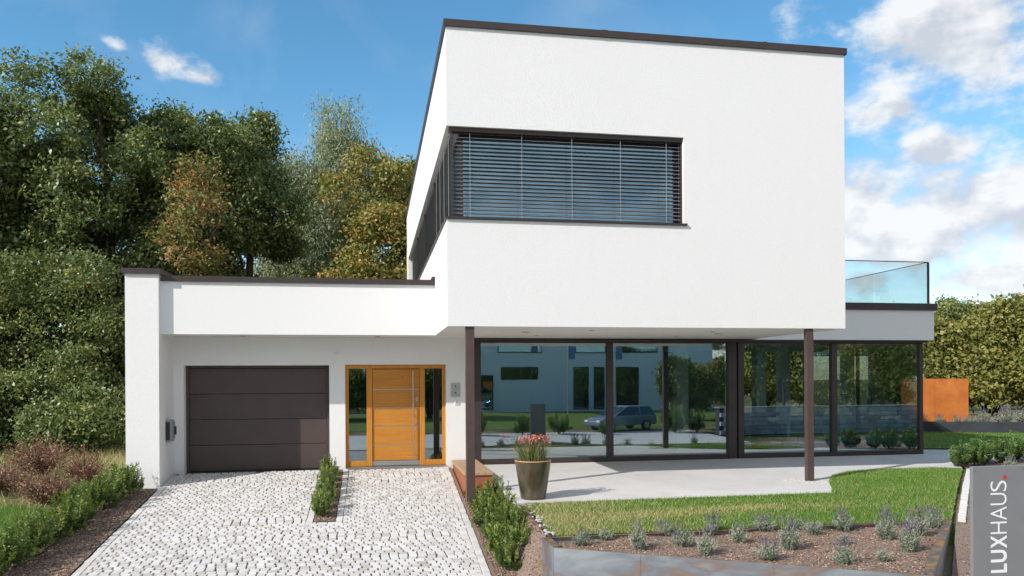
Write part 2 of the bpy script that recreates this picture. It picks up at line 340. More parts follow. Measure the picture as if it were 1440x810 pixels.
# weathering steel, heat-tinted planter steel, glazed pot
m = M_('weathering_steel'); v = m.coord(); a = m.noise(v, 2.2, 7, .65); st = m.noise(m.coord(scale=(9, 9, .7)), 1.0, 5); b = m.noise(v, 60, 3)
col = m.ramp(a, [(.3, (.44, .125, .022)), (.7, (.64, .22, .05))]); col = m.mix(m.math('MULTIPLY', st, .4), col, (.26, .07, .018)); m.bump(b, .15, .003); m.set(col, .8, 0, .3)
m = M_('planter_steel'); v = m.coord(); a = m.noise(m.coord(scale=(.8, .8, 2.2)), 1.5, 5, .5, .6); b = m.noise(v, 30, 5); st = m.noise(m.coord(scale=(25, 25, .6)), 1, 3)
col = m.ramp(a, [(.36, (.36, .43, .48)), (.52, (.22, .26, .33)), (.56, (.27, .205, .19)), (.68, (.33, .37, .39))])
col = m.mix(m.math('MULTIPLY', b, .35), col, (.22, .19, .16)); col = m.mix(m.math('MULTIPLY', st, .22), col, (.36, .27, .2)); m.bump(b, .08, .003); m.set(col, .42, .55, .5)
m = M_('planter_rim'); v = m.coord(); a = m.noise(v, 7, 6, .65); col = m.ramp(a, [(.42, (.13, .12, .11)), (.52, (.22, .15, .09)), (.66, (.42, .21, .05))]); m.set(col, .6, .3, .4)
m = M_('glazed_pot'); v = m.coord(); a = m.noise(m.coord(scale=(2.5, 2.5, 1.3)), 2.2, 6, .6, .5); b = m.noise(v, 40, 4)
col = m.ramp(a, [(.3, (.055, .045, .03)), (.5, (.105, .082, .052)), (.7, (.15, .13, .095))]); col = m.mix(m.math('MULTIPLY', b, .3), col, (.07, .055, .035)); m.bump(a, .12, .01); m.set(col, .22, .3, .6)
simple('pot_rim', (.40, .22, .11), .6, 0, .2, 12)
MT = MATS

# ------------------------------------------------------------------ terrain
def gz(x, y):
    x = np.asarray(x, float); y = np.asarray(y, float)
    d = np.maximum(.04 - .13 * np.maximum(0, 17.25 - y), -1.45)
    r = np.interp(y, [-30, -6, 2.2, 7.5, 10.3, 12.15, 17.1, 60, 400], [-.9, -1.45, -1.45, -.78, -.27, -.06, .035, .0, .0])
    wid = np.interp(y, [9.6, 10.5], [2.6, .3]); w = np.clip((x - np.interp(y, [10.0, 10.8], [2.26, 1.93])) / wid, 0, 1)
    st = np.interp(y, [-30, -6, 5.7], [-.9, -1.45, -1.45])
    d = np.where(y < 5.7, st, d)
    return d * (1 - w) + r * w
def g1(x, y): return float(gz(x, y))
def inside(px, py, poly):
    c = np.zeros(len(px), bool); n = len(poly)
    for i in range(n):
        (x1, y1), (x2, y2) = poly[i], poly[(i + 1) % n]
        with np.errstate(divide='ignore', invalid='ignore'):
            t = ((y1 > py) != (y2 > py)) & (px < (x2 - x1) * (py - y1) / (y2 - y1 + 1e-12) + x1)
        c ^= t
    return c
def sheet(name, poly, dz, mat, step=.3, skirt=0, parent=None, kind='structure', zf=None, label=None):
    P = []
    for i in range(len(poly)):
        a, b = Vector(poly[i]), Vector(poly[(i + 1) % len(poly)]); k = max(1, int((b - a).length / step))
        P += [tuple(a.lerp(b, j / k)) for j in range(k)]
    nb = len(P); xs = [p[0] for p in P]; ys = [p[1] for p in P]
    gx, gy = np.meshgrid(np.arange(min(xs) + step / 2, max(xs), step), np.arange(min(ys) + step / 2, max(ys), step)); gx = gx.ravel(); gy = gy.ravel()
    k = inside(gx, gy, poly); pts = [Vector(p) for p in P] + [Vector((a, b)) for a, b in zip(gx[k], gy[k])]
    vs, _, fs, *_r = delaunay_2d_cdt(pts, [(i, (i + 1) % nb) for i in range(nb)], [list(range(nb))], 1, 1e-5)
    zf = zf or gz
    z = zf(np.array([p.x for p in vs]), np.array([p.y for p in vs])) + dz
    mb = MB(); mb.add([(p.x, p.y, zz) for p, zz in zip(vs, z)], [tuple(f) for f in fs])
    if skirt:
        for i in range(nb):
            a, b = P[i], P[(i + 1) % nb]; za, zb = float(zf(*a)) + dz, float(zf(*b)) + dz
            mb.add([(a[0], a[1], za), (b[0], b[1], zb), (b[0], b[1], zb - skirt), (a[0], a[1], za - skirt)], [(0, 1, 2, 3)])
    o = mb.build(name, mat, parent)
    if kind: o['kind'] = kind
    if label: o['label'] = label
    return o
xs = np.unique(np.concatenate([np.array([-1500, -800, -400, -200, -120, -80, -50, -30, -20]), np.arange(-14, 20.1, .4), np.arange(1.6, 3.6, .07), np.array([24, 30, 40, 60, 100, 160, 300, 700, 1500])]))
ys = np.unique(np.concatenate([np.array([-1500, -700, -300, -150, -80, -50, -30, -20, -12, -6, 0]), np.arange(2, 30.1, .4), np.arange(9.2, 11.2, .1), np.array([34, 40, 50, 70, 100, 160, 300, 700, 1500])]))
GX, GY = np.meshgrid(xs, ys); GZ = gz(GX, GY) - .05
nx, ny = len(xs), len(ys); mb = MB()
mb.add(list(zip(GX.ravel(), GY.ravel(), GZ.ravel())), [(j * nx + i, j * nx + i + 1, (j + 1) * nx + i + 1, (j + 1) * nx + i) for j in range(ny - 1) for i in range(nx - 1)])
tag(mb.build('ground', MT['rough_ground']), kind='structure')
DRIVE = [(-4.03, 6.0), (1.62, 6.0), (1.62, 17.1), (-4.03, 17.1)]
drive = sheet('driveway', DRIVE, -.028, MT['joint_sand'], .6)
tag(drive, 'driveway of pale granite setts sloping up to the garage')
tag(sheet('street', [(-60, -4.5), (60, -4.5), (60, 5.6), (-60, 5.6)], -.03, MT['bounce_paving'], 4), 'street in front of the house, paving made pale to bounce light')
sheet('planting_bed', [(-5.45, 9.0), (-4.06, 9.0), (-4.06, 15.96), (-4.9, 15.96)], -.012, MT['soil'], .25)
sheet('planting_bed', [(-.99, 13.48), (-.64, 13.48), (-.64, 17.08), (-.99, 17.08)], -.008, MT['soil'], .2)
sheet('planting_bed', [(1.595, 9.2), (2.32, 9.2), (2.32, 12.1), (2.19, 12.15), (2.19, 14.64), (1.66, 14.64), (1.66, 17.05), (1.595, 17.05)], -.012, MT['soil'], .1)
sheet('planting_bed', [(6.3, 6.6), (10.5, 6.6), (15, 11), (17.5, 15.6), (13.2, 16.1), (12.15, 14.5), (8.62, 10.5), (6.05, 7.5)], -.008, MT['soil'], .35)
LAWN = [(2.42, 10.47), (8.52, 10.47), (12.02, 14.45), (11.6, 14.72), (10.4, 14.72), (9.5, 14.55), (8.8, 14.05), (8.3, 13.35), (7.9, 12.62), (7.62, 12.16), (2.32, 12.14)]
lawn = sheet('lawn', LAWN, .004, MT['lawn_soil'], .25)
LAWN2 = [(-9.5, 9.0), (-5.5, 9.0), (-5.35, 14.6), (-6.2, 15.0), (-9.5, 14.6)]
sheet('lawn', LAWN2, -.016, MT['lawn_soil'], .3)
LAWN3 = [(13.6, 18.4), (24.5, 17.0), (22.2, 23.2), (18.2, 25.6), (13.6, 27.5)]
sheet('lawn', LAWN3, .01, MT['lawn_soil'], .5)
TERR = [(2.2, 12.15), (7.62, 12.16), (7.9, 12.62), (8.3, 13.35), (8.8, 14.05), (9.5, 14.55), (10.4, 14.72), (11.6, 14.72), (12.02, 14.45), (13.2, 16.1), (16.4, 15.9), (16.2, 17.4), (13.5, 18.3), (13.2, 18.3), (13.2, 17.06), (2.1, 17.06), (2.2, 14.64)]
def tz(x, y): return np.interp(np.asarray(y, float), [12, 17.1, 30], [-.062, .03, .03]) + np.asarray(x) * 0
terrace = sheet('terrace', TERR, .01, MT['terrace_concrete'], .5, .75, zf=tz)
tag(terrace, 'pale concrete terrace in front of the glazed wall')

# ------------------------------------------------------------------ the house
YW = 17.10                                                     # plane of the entrance wall and glazing
house = empty('house', (1.25, YW, 0), 'white cubic house with projecting upper storey, garage and floor-length glazing', 'house')
WR = MT['white_render']
def part(name, boxes, mat, parent=house, bevel=0):
    mb = MB()
    for b in boxes: mb.box(*b)
    return mb.build(name, MT[mat] if isinstance(mat, str) else mat, parent, bevel)
BX0, BX1, BY0, BY1, BZ0, BZ1 = 1.25, 8.69, 13.4, 29.6, 2.81, 7.92
SZ0, SZ1, WX1 = 4.64, 6.23, 5.52                               # window band
FW0, FW1 = 13.55, 28.2
part('upper_wall', [(BX0, BX1, BY0, BY0 + .35, BZ0, SZ0), (BX0, BX1, BY0, BY0 + .35, SZ1, BZ1), (WX1, BX1, BY0, BY0 + .35, SZ0, SZ1),
     (BX0, BX0 + .35, BY0 + .35, BY1, BZ0, SZ0), (BX0, BX0 + .35, BY0 + .35, BY1, SZ1, BZ1), (BX0, BX0 + .35, FW1, BY1, SZ0, SZ1),
     (BX1 - .35, BX1, BY0 + .35, BY1, BZ0, BZ1), (BX0 + .35, BX1 - .35, BY1 - .35, BY1, BZ0, BZ1)], WR)
part('soffit', [(BX0 + .35, BX1 - .35, BY0 + .35, BY1 - .35, BZ0, BZ0 + .3)], 'soffit')
part('upper_ceiling', [(BX0 + .35, BX1 - .35, BY0 + .35, BY1 - .35, 7.0, 7.3)], 'interior_wall')
part('upper_partition', [(BX0 + .35, BX1 - .35, 19.0, 19.2, BZ0 + .3, 7.0)], 'interior_wall')
cap = part('roof_cap', [(BX0 - .04, BX1 + .04, BY0 - .04, BY0 + .4, BZ1, BZ1 + .115), (BX0 - .04, BX0 + .4, BY0 + .4, BY1 + .04, BZ1, BZ1 + .115),
     (BX1 - .4, BX1 + .04, BY0 + .4, BY1 + .04, BZ1, BZ1 + .115), (BX0 + .4, BX1 - .4, BY1 - .4, BY1 + .04, BZ1, BZ1 + .115)], 'dark_metal')
part('cap_joint', [(4.0, 4.1, BY0 - .044, BY0 + .41, BZ1 - .003, BZ1 + .122)], 'dark_metal', cap)
part('cap_joint', [(7.06, 7.13, BY0 - .044, BY0 + .41, BZ1 - .003, BZ1 + .122)], 'dark_metal', cap)
# corner window
win = part('corner_window', [(1.50, WX1 - .003, 13.66, 13.72, SZ0 + .003, SZ0 + .09), (1.50, WX1 - .003, 13.66, 13.72, SZ1 - .10, SZ1 - .003), (WX1 - .07, WX1 - .003, 13.66, 13.72, SZ0 + .09, SZ1 - .10),
     (1.50, 1.56, 13.66, 13.72, SZ0 + .09, SZ1 - .10),
     (1.50, 1.56, 13.72, FW1 - .003, SZ0 + .003, SZ0 + .09), (1.50, 1.56, 13.72, FW1 - .003, SZ1 - .1, SZ1 - .003)] +
     [(1.49, 1.57, y, y + .14, SZ0 + .09, SZ1 - .1) for y in (17.3, 20.6, 24.0, 27.6)], 'dark_metal')
part('blind_box', [(1.30, WX1 - .004, 13.45, 13.60, SZ1 - .075, SZ1 - .004)], 'dark_metal', win)
part('pane', [(1.56, WX1 - .07, 13.68, 13.695, SZ0 + .09, SZ1 - .1)], 'upper_glass', win)
yy = [13.72, 17.3, 20.6, 24.0, 27.6]
for a, b in zip(yy[:-1], yy[1:]): part('pane', [(1.52, 1.535, a + (.14 if a > 14 else 0), b, SZ0 + .09, SZ1 - .1)], 'upper_glass', win)
part('window_sill', [(BX0 - .035, WX1 + .05, BY0 - .045, BY0 + .2, SZ0 + .004, SZ0 + .034), (BX0 - .035, BX0 + .2, BY0 + .2, FW1 - .01, SZ0 + .004, SZ0 + .034)], 'dark_metal', win)
def slat(name, p0, p1, wdir, w, tilt, mat, parent):            # slightly curved slat
    p0, p1, wd = Vector(p0), Vector(p1), Vector(wdir); up = Vector((0, 0, 1)); mb = MB(); pr = []
    for k in range(5):
        t = (k / 4 - .5); pr.append(wd * (t * w * math.cos(tilt)) + up * (t * w * math.sin(tilt) + .006 * (1 - (2 * t) ** 2)))
    vs = [p0 + q for q in pr] + [p1 + q for q in pr]; mb.add(vs, [(k, k + 1, 5 + k + 1, 5 + k) for k in range(4)], True)
    vs2 = [v_ - up * .0025 for v_ in vs]; mb.add(vs2, [(k, 5 + k, 5 + k + 1, k + 1) for k in range(4)], True)
    return mb.build(name, mat, parent)
NSL = 22
for i in range(NSL):
    z = SZ0 + .06 + i * (SZ1 - SZ0 - .15) / (NSL - 1)
    slat('slat', (1.345, 13.52, z), (WX1 - .03, 13.52, z), (0, 1, 0), .052, R(20), MT['blind_slat'], win)
    for a, b in ((13.60, 17.28), (17.45, 20.55), (20.75, 23.95), (24.15, 27.6)):
        slat('slat', (1.37, a, z), (1.37, b, z), (1, 0, 0), .052, R(20), MT['blind_slat'], win)
for x in (1.66, 2.57, 3.47, 4.36, 5.22): part('ladder_cord', [(x - .003, x + .003, 13.475, 13.485, SZ0 + .05, SZ1 - .07)], 'cord', win)
for y in (13.9, 14.8, 15.7, 16.6): part('ladder_cord', [(1.325, 1.333, y - .005, y + .005, SZ0 + .05, SZ1 - .02)], 'cord', win)
part('guide_rail', [(1.335, 1.355, 13.47, 13.49, SZ0 + .04, SZ1 - .01)], 'dark_metal', win)
part('guide_rail', [(WX1 - .026, WX1 - .004, 13.48, 13.56, SZ0 + .04, SZ1 - .08)], 'dark_metal', win)
for y in (17.32, 20.62, 24.02): part('guide_rail', [(1.34, 1.40, y, y + .09, SZ0 + .04, SZ1 - .01)], 'dark_metal', win)
# garage wing
PX0, PX1, PYF = -4.63, -4.03, 15.97
part('pillar_wall', [(PX0, PX1, PYF, 23.0, -.75, 3.95)], WR)
part('pillar_cap', [(PX0 - .055, PX1 + .05, PYF - .055, 16.9, 3.95, 4.05)], 'dark_metal')
part('parapet', [(PX1, BX0, 16.10, 16.42, BZ0, 3.83)], WR)
part('parapet_cap', [(PX1 + .051, BX0 - .004, 16.05, 16.46, 3.83, 3.935), (BX0 - .06, BX0 - .004, 16.045, 16.47, 3.935, 4.0)], 'dark_metal')
part('soffit', [(PX1, BX0, 16.42, YW + .35, BZ0 + .004, BZ0 + .2), (BX0 - .0, BX0 + .345, 13.76, 13.77, BZ0 + .05, BZ0 + .06)], 'soffit')
GX0, GX1, GT = -3.84, -.92, 2.225
DX0, DX1 = -.59, 1.55
part('ground_wall', [(PX1, GX0, YW, YW + .35, -.4, BZ0), (GX0, GX1, YW, YW + .35, GT, BZ0), (GX1, DX0, YW, YW + .35, -.4, BZ0), (DX0, DX1, YW, YW + .35, 2.235, BZ0), (DX1, 2.075, YW, YW + .35, -.4, BZ0),
     (1.85, 2.074, YW + .35, 22.9, -.4, BZ0)], WR)
part('rear_wall', [(PX1, 1.85, 22.6, 22.9, -.3, 3.7)], WR)
part('garage_roof', [(PX1, BX0, 16.42, 22.6, 3.35, 3.5)], 'roof_dark')
# garage door: four broad panels in a slim frame
gd = part('garage_door', [(GX0, GX0 + .06, YW + .20, YW + .28, -.05, GT), (GX1 - .06, GX1, YW + .20, YW + .28, -.05, GT), (GX0 + .06, GX1 - .06, YW + .20, YW + .28, GT - .055, GT)], 'garage_paint')
zs = np.linspace(.02, GT - .058, 5)
for i in range(4): part('panel', [(GX0 + .062, GX1 - .062, YW + .225, YW + .265, zs[i] + .004, zs[i + 1] - .004)], 'garage_paint', gd, .006)
part('rubber_seal', [(GX0 + .06, GX1 - .06, YW + .24, YW + .27, -.06, zs[0])], 'black_rubber', gd)
# entrance: oak door between two glazed sidelights
DB = .05
ent = part('entrance_frame', [(DX0, DX1, YW + .06, YW + .16, 2.15, 2.235), (DX0, DX0 + .07, YW + .06, YW + .16, DB, 2.15), (DX1 - .075, DX1, YW + .06, YW + .16, DB, 2.15),
     (-.145, -.025, YW + .06, YW + .16, DB, 2.15), (.985, 1.10, YW + .06, YW + .16, DB, 2.15), (DX0 + .07, -.145, YW + .06, YW + .16, DB, .17), (1.10, DX1 - .075, YW + .06, YW + .16, DB, .17)], 'oak_upright', house, .006)
for a, b in ((DX0 + .07, -.145), (1.10, DX1 - .075)): part('sidelight_pane', [(a, b, YW + .10, YW + .115, .17, 2.15)], 'window_glass', ent)
fd = part('front_door', [(-.022, .982, YW + .11, YW + .15, .14, 2.145)], 'oak')
jz = [.165, .51, .90, 1.30, 1.70, 2.143]
for i in range(5): part('board', [(-.020, .980, YW + .085, YW + .11, jz[i] + .008, jz[i + 1] - .008)], 'oak', fd, .003)
for z in jz[1:5]: part('metal_inlay', [(-.018, .978, YW + .089, YW + .11, z - .008, z + .008)], 'steel', fd)
part('kick_plate', [(-.022, .982, YW + .087, YW + .15, DB + .01, .165)], 'steel', fd)
hd = MB(); hd.tube([(.845, YW + .02, .20), (.845, YW + .02, 2.10)], .014, 10)
for z in (.32, 1.15, 1.98): hd.tube([(.845, YW + .02, z), (.845, YW + .087, z)], .008, 8)
hd.build('handle_bar', MT['steel'], fd)
part('lock', [(.90, .945, YW + .075, YW + .085, 1.44, 1.53)], 'steel', fd, .004); part('lock', [(.905, .94, YW + .075, YW + .085, .92, .98)], 'steel', fd, .004)
part('threshold', [(DX0, DX1 + .0, YW - .03, YW + .16, -.05, DB - .003)], 'steel')
part('door_recess', [(DX0 - .0, DX1, YW + .16, YW + .35, -.05, DB - .004)], 'interior_floor')
# hall behind the sidelights
part('hall', [(-.95, 1.85, 20.6, 20.8, -.05, 2.81), (-.95, -.85, YW + .35, 20.6, -.05, 2.81)], 'interior_wall')
# glazed wall: frames and panes
def zb(x): return .075
FT, FB = 2.795, .075
fr = part('glazing_frame', [(2.078, 2.32, YW - .02, YW + .12, -.02, FT), (2.32, 8.10, YW, YW + .12, 2.71, FT), (2.32, 8.10, YW, YW + .12, -.02, .15),
     (8.10, 8.30, YW - .03, YW + .14, -.02, FT), (8.33, 8.47, YW - .05, YW + .14, -.02, FT), (8.47, 13.06, YW, YW + .12, 2.71, FT), (8.47, 13.06, YW, YW + .12, -.02, .14),
     (13.06, 13.15, YW, YW + .09, -.02, FT), (13.06, 13.15, YW + .09, 22.4, 2.71, FT), (13.06, 13.15, YW + .09, 22.4, -.02, .12)] +
     [(13.07, 13.14, y, y + .08, .12, 2.71) for y in (19.6, 22.32)], 'dark_metal')
part('mullion', [(5.19, 5.33, YW - .01, YW + .12, .15, 2.71)], 'dark_metal', fr); part('mullion', [(10.73, 10.86, YW - .01, YW + .12, .14, 2.71)], 'dark_metal', fr)
part('drip_rail', [(2.08, 13.2, YW - .10, YW - .051, FT - .06, FT - .01)], 'dark_metal', fr)
for a, b in ((2.32, 5.19), (5.33, 8.10), (8.47, 10.73), (10.86, 13.06)):
    part('pane', [(a, b, YW + .05, YW + .062, .15, 2.71)], 'window_glass', fr)
for a, b in ((YW + .09, 19.6), (19.68, 22.32)): part('pane', [(13.10, 13.112, a, b, .12, 2.71)], 'window_glass', fr)
# right wing with roof terrace
WGX = 13.27
part('wing_wall', [(BX1, WGX, 16.86, 22.8, 2.79, 3.50)], WR)
part('wing_soffit', [(BX1 - .3, 13.05, YW + .121, 22.5, 2.72, 2.788)], 'soffit')
part('wing_cap', [(BX1 + .003, WGX + .05, 16.81, 22.85, 3.50, 3.665)], 'dark_metal')
part('room_ceiling', [(2.08, BX1 - .3, YW + .121, 22.6, 2.74, 2.806)], 'soffit')
part('room_wall', [(2.075, 10.6, 22.6, 22.85, -.05, 2.8), (2.076, 2.14, YW + .13, 22.6, .06, 2.73)], 'interior_dark')
part('room_floor', [(2.076, 13.05, YW + .121, 22.59, -.05, .06)], 'interior_floor')
part('room_pier', [(7.45, 7.75, 18.6, 18.9, .06, 2.74)], 'white_paint'); part('room_pier', [(11.9, 12.2, 21.6, 21.9, .06, 2.72)], 'white_paint')
rl = part('balcony_railing', [(BX1 + .004, 13.2, 16.93, 16.96, 4.663, 4.68), (13.17, 13.2, 16.96, 22.6, 4.663, 4.68), (13.165, 13.205, 16.925, 16.965, 3.666, 4.655)], 'dark_metal')
part('glass_pane', [(BX1 + .01, 13.165, 16.94, 16.952, 3.67, 4.655)], 'rail_glass', rl)
for a, b in ((16.966, 19.0), (19.03, 20.9), (20.93, 22.6)): part('glass_pane', [(13.18, 13.192, a, b, 3.67, 4.655)], 'rail_glass', rl)
# columns under the upper storey, downlights
for x0, x1, zz in ((1.565, 1.715, -.2), (7.925, 8.065, -.10)):
    cl = part('column', [(x0, x1, 13.44, 13.44 + .10, zz, BZ0 - .002)], 'column_paint', house, .006)
for x, y, r in ((2.9, 14.9, .085), (3.35, 16.0, .05), (4.05, 14.3, .05), (6.55, 14.5, .05), (6.95, 15.1, .085), (6.4, 16.0, .05), (-2.6, 16.7, .05), (.1, 16.7, .05)):
    mb = MB(); mb.lathe((x, y, BZ0), [(r * .6, -.002), (r, -.006), (r, .003)], 20); mb.lathe((x, y, BZ0), [(0.001, -.001), (r * .6, -.001)], 20); mb.build('downlight', MT['grey_plastic'], house)

# ------------------------------------------------------------------ stones of the driveway
SL = math.atan(.13)
def stone_verts(l, w, h, ch=.006):
    a, b = l / 2, w / 2
    return np.array([(-a, -b, -h), (a, -b, -h), (a, b, -h), (-a, b, -h), (-a, -b, -ch), (a, -b, -ch), (a, b, -ch), (-a, b, -ch),
                     (-a + ch, -b + ch, 0), (a - ch, -b + ch, 0), (a - ch, b - ch, 0), (-a + ch, b - ch, 0)])
SF = [(8, 9, 10, 11), (4, 5, 9, 8), (5, 6, 10, 9), (6, 7, 11, 10), (7, 4, 8, 11), (0, 1, 5, 4), (1, 2, 6, 5), (2, 3, 7, 6), (3, 0, 4, 7)]
SFA = np.array(SF)
def stone_mesh(name, l, w, h, tone, mat):
    V = stone_verts(l, w, h); V[:, :2] += rng.normal(0, .003, (12, 2)); V[8:, 2] += rng.normal(0, .0015, 4)
    me = bpy.data.meshes.new(name); me.from_pydata([tuple(v_) for v_ in V], [], SF)
    at = me.attributes.new('tone', 'FLOAT', 'FACE'); at.data.foreach_set('value', np.full(9, tone, np.float32)); me.materials.append(mat); return me
def to_pix(x, y, z):
    cx = x * math.cos(PSI) - y * math.sin(PSI); cz = x * math.sin(PSI) + y * math.cos(PSI)
    return 720 + FPX * cx / cz, 535.6 - FPX * (z - CAMH) / cz, cz
stones = []
pitch = .104; y = 7.0; row = 0
while y < 17.02:
    for x0_, x1_ in (((-3.905, -1.118), (-.512, 1.478)) if y > 13.25 else ((-3.905, 1.478),)):
        x = x0_ - rng.uniform(0, .02)  + .0; first = True
        while x < x1_ - .05:
            l = float(np.clip(rng.normal(.116, .007), .09, .14)); gap = float(np.clip(rng.normal(.021, .004), .012, .03))
            if first and row % 2: l *= .55
            first = False; x = max(x, x0_)
            if x + l + gap > x1_ - .05: l = x1_ - x
            xc = x + l / 2; yc = y + .03 * math.sin(xc * 1.6 + row * .05) + .012 * math.sin(xc * 5 + row * .08) + rng.normal(0, .0025)
            if yc < 17.02: stones.append((xc, yc, l, pitch * rng.uniform(.945, .975), rng.normal(0, .02), float(np.clip(rng.beta(1.5, 1.2), 0, 1))))
            x += l + gap
    y += pitch; row += 1
stones = [s_ for s_ in stones]
def order(s_):
    px, py, d = to_pix(s_[0], s_[1], g1(s_[0], s_[1])); return d if (5 < px < 1435 and py < 806) else 1e3 + d
stones.sort(key=order)
variants = [stone_mesh('sett', .116 + .010 * (k % 3 - 1), .100, .045, (k * .618 + .2) % 1, MT['granite_sett']) for k in range(18)]
for xc, yc, l, w, a, tn in stones[:296]:
    cand = [k for k in range(18) if abs(.116 + .010 * (k % 3 - 1) - l) < .009] or list(range(18))
    k = min(cand, key=lambda q: abs(((q * .618 + .2) % 1) - tn) + rng.uniform(0, .1))
    o = link('sett', variants[k], drive); o.scale = (l / (.116 + .010 * (k % 3 - 1)), 1, 1); o.location = (xc, yc, g1(xc, yc) + rng.normal(0, .002)); o.rotation_euler = (SL, 0, a)
VV = []; TT = []
for xc, yc, l, w, a, tn in stones[296:]:
    V = stone_verts(l, w, .04); V[:, :2] += rng.normal(0, .003, (12, 2)); c_, s_ = math.cos(a), math.sin(a)
    X = V[:, 0] * c_ - V[:, 1] * s_ + xc; Y = V[:, 0] * s_ + V[:, 1] * c_ + yc; Z = V[:, 2] + gz(X, Y) + rng.normal(0, .002)
    VV.append(np.stack([X, Y, Z], 1)[SFA]); TT.append(np.full(9, tn))
o = link('setts', quads_mesh('setts', np.concatenate(VV), np.concatenate(TT), MT['granite_sett']), drive); o['kind'] = 'stuff'
# kerb setts along both sides and round the narrow bed
kv = [stone_mesh('kerb_sett', .105, .165, .05, .35 + .12 * k, MT['granite_sett']) for k in range(5)]
kv2 = [stone_mesh('kerb_sett', .165, .105, .05, .35 + .12 * k, MT['granite_sett']) for k in range(5)]
for x, y0, y1 in ((-3.965, 8.5, 16.98), (1.535, 8.5, 17.0), (-1.055, 13.42, 16.98), (-.575, 13.42, 16.98)):
    y = y0
    while y < y1:
        o = link('kerb_sett', kv[int(rng.integers(5))], drive); o.location = (x + rng.normal(0, .004), y, g1(x, y) + .004); o.rotation_euler = (SL, 0, rng.normal(0, .02)); y += .177
for x in (-1.02, -.845, -.67): o = link('kerb_sett', kv2[int(rng.integers(5))], drive); o.location = (x, 13.36, g1(x, 13.36) + .003); o.rotation_euler = (SL, 0, rng.normal(0, .02))

# ------------------------------------------------------------------ edging stones of the lawn
ed = [stone_mesh('edging_sett', .16, .105, .08, .8 + .05 * k, MT['granite_sett']) for k in range(4)]
edge = tag(MB().prism([(8.56, 10.42), (8.66, 10.34), (12.14, 14.30), (12.04, 14.40)], -.4, [g1(8.6, 10.4) - .03, g1(8.6, 10.4) - .03, g1(12, 14.3) - .03, g1(12, 14.3) - .03]).build('lawn_edging', MT['joint_sand']), 'row of pale stone setts edging the lawn beside the right-hand bed', 'edging')
ang = math.atan2(3.96, 3.48)
for k in range(31):
    t = (k + .5) / 31; x, y = 8.61 + 3.48 * t, 10.38 + 3.96 * t
    o = link('edging_sett', ed[k % 4], edge); o.location = (x, y, g1(x, y) + .02 + rng.normal(0, .003)); o.rotation_euler = (0, -.06, ang + rng.normal(0, .03))

# ------------------------------------------------------------------ planter of heat-tinted steel
P = [(2.24, 9.74), (5.91, 7.54), (8.50, 10.44), (2.23, 10.40)]
PZ = -.25; th = .012; rimw = .11
planter = empty('steel_planter', (4.5, 9.3, -.9), 'low steel planter bed with blue-grey heat-tinted sheets and rusty rim', 'planter')
def inset(P, d):
    n = len(P); out = []
    for i in range(n):
        a, b, c = Vector(P[i - 1]), Vector(P[i]), Vector(P[(i + 1) % n]); e1, e2 = (b - a).normalized(), (c - b).normalized()
        n1_, n2_ = Vector((-e1.y, e1.x)), Vector((-e2.y, e2.x)); bi = (n1_ + n2_).normalized(); out.append(tuple(b + bi * (d / bi.dot(n1_))))
    return out
PI_ = inset(P, th); PR = inset(P, rimw)
front = [Vector(P[0]).lerp(Vector(P[1]), t) for t in (0, .26, .62, 1)]; fronti = [Vector(PI_[0]).lerp(Vector(PI_[1]), t) for t in (0, .26, .62, 1)]
for i in range(3):
    a, b, c, d = front[i], front[i + 1], fronti[i + 1], fronti[i]; e = (b - a).normalized() * .0015
    MB().prism([tuple(a + e), tuple(b - e), tuple(c - e), tuple(d + e)], -1.5, PZ).build('sheet', MT['planter_steel'], planter)
for i in (1, 2, 3): MB().prism([P[i], P[(i + 1) % 4], PI_[(i + 1) % 4], PI_[i]], -1.4, PZ).build('sheet', MT['planter_steel'], planter)
for i in range(4):
    a, b, c, d = P[i], P[(i + 1) % 4], PR[(i + 1) % 4], PR[i]
    if i == 2: c, d = [tuple(Vector(q).lerp(Vector(p), .55)) for q, p in ((c, b), (d, a))]
    if i == 0: c, d = [tuple(Vector(q).lerp(Vector(p), .8)) for q, p in ((c, b), (d, a))]
    MB().prism([a, b, c, d], PZ + .001, PZ + .006).build('rim', MT['planter_rim'], planter)
SOILP = inset(P, .03)
def pz(x, y): return np.asarray(x) * 0 - .30 + .018 * np.sin(np.asarray(x) * 3.1) * np.cos(np.asarray(y) * 2.7)
sheet('planter_soil', SOILP, 0, MT['soil'], .18, zf=pz)

# scattered mulch: small chips
def chips(name, poly, n, zf, dz, s0, s1, mat, seed):
    r = np.random.default_rng(seed); xs = [p[0] for p in poly]; ys = [p[1] for p in poly]
    x = r.uniform(min(xs), max(xs), n); y = r.uniform(min(ys), max(ys), n); k = inside(x, y, poly); x, y = x[k], y[k]; n = len(x)
    C = np.stack([x, y, zf(x, y) + dz], 1); s = r.uniform(s0, s1, n)[:, None]
    d = unit(r.normal(size=(n, 3)) * (1, 1, .35)); e = unit(np.cross(d, r.normal(size=(n, 3)) * (.3, .3, 1)))
    f = np.cross(d, e); A, B, Cc = C + d * s, C - d * s, C + f * s * .6; D, E_ = C + e * s * .6, C - e * s * .6
    F = np.concatenate([np.stack([A, D, Cc], 1), np.stack([D, B, Cc], 1), np.stack([B, E_, Cc], 1), np.stack([E_, A, Cc], 1)])
    me = quads_mesh(name, F, np.tile(r.uniform(0, 1, n), 4), mat, 3); o = link(name, me); o['kind'] = 'stuff'; return o
tag(chips('mulch', SOILP, 14000, pz, .006, .006, .02, MT['mulch'], 1), 'crumbly soil clods covering the steel planter bed')
tag(chips('mulch', [(-5.4, 9.5), (-4.07, 9.5), (-4.07, 15.9), (-4.9, 15.9)], 9000, gz, -.004, .008, .024, MT['mulch'], 2), 'bark mulch under the yew hedge left of the driveway')
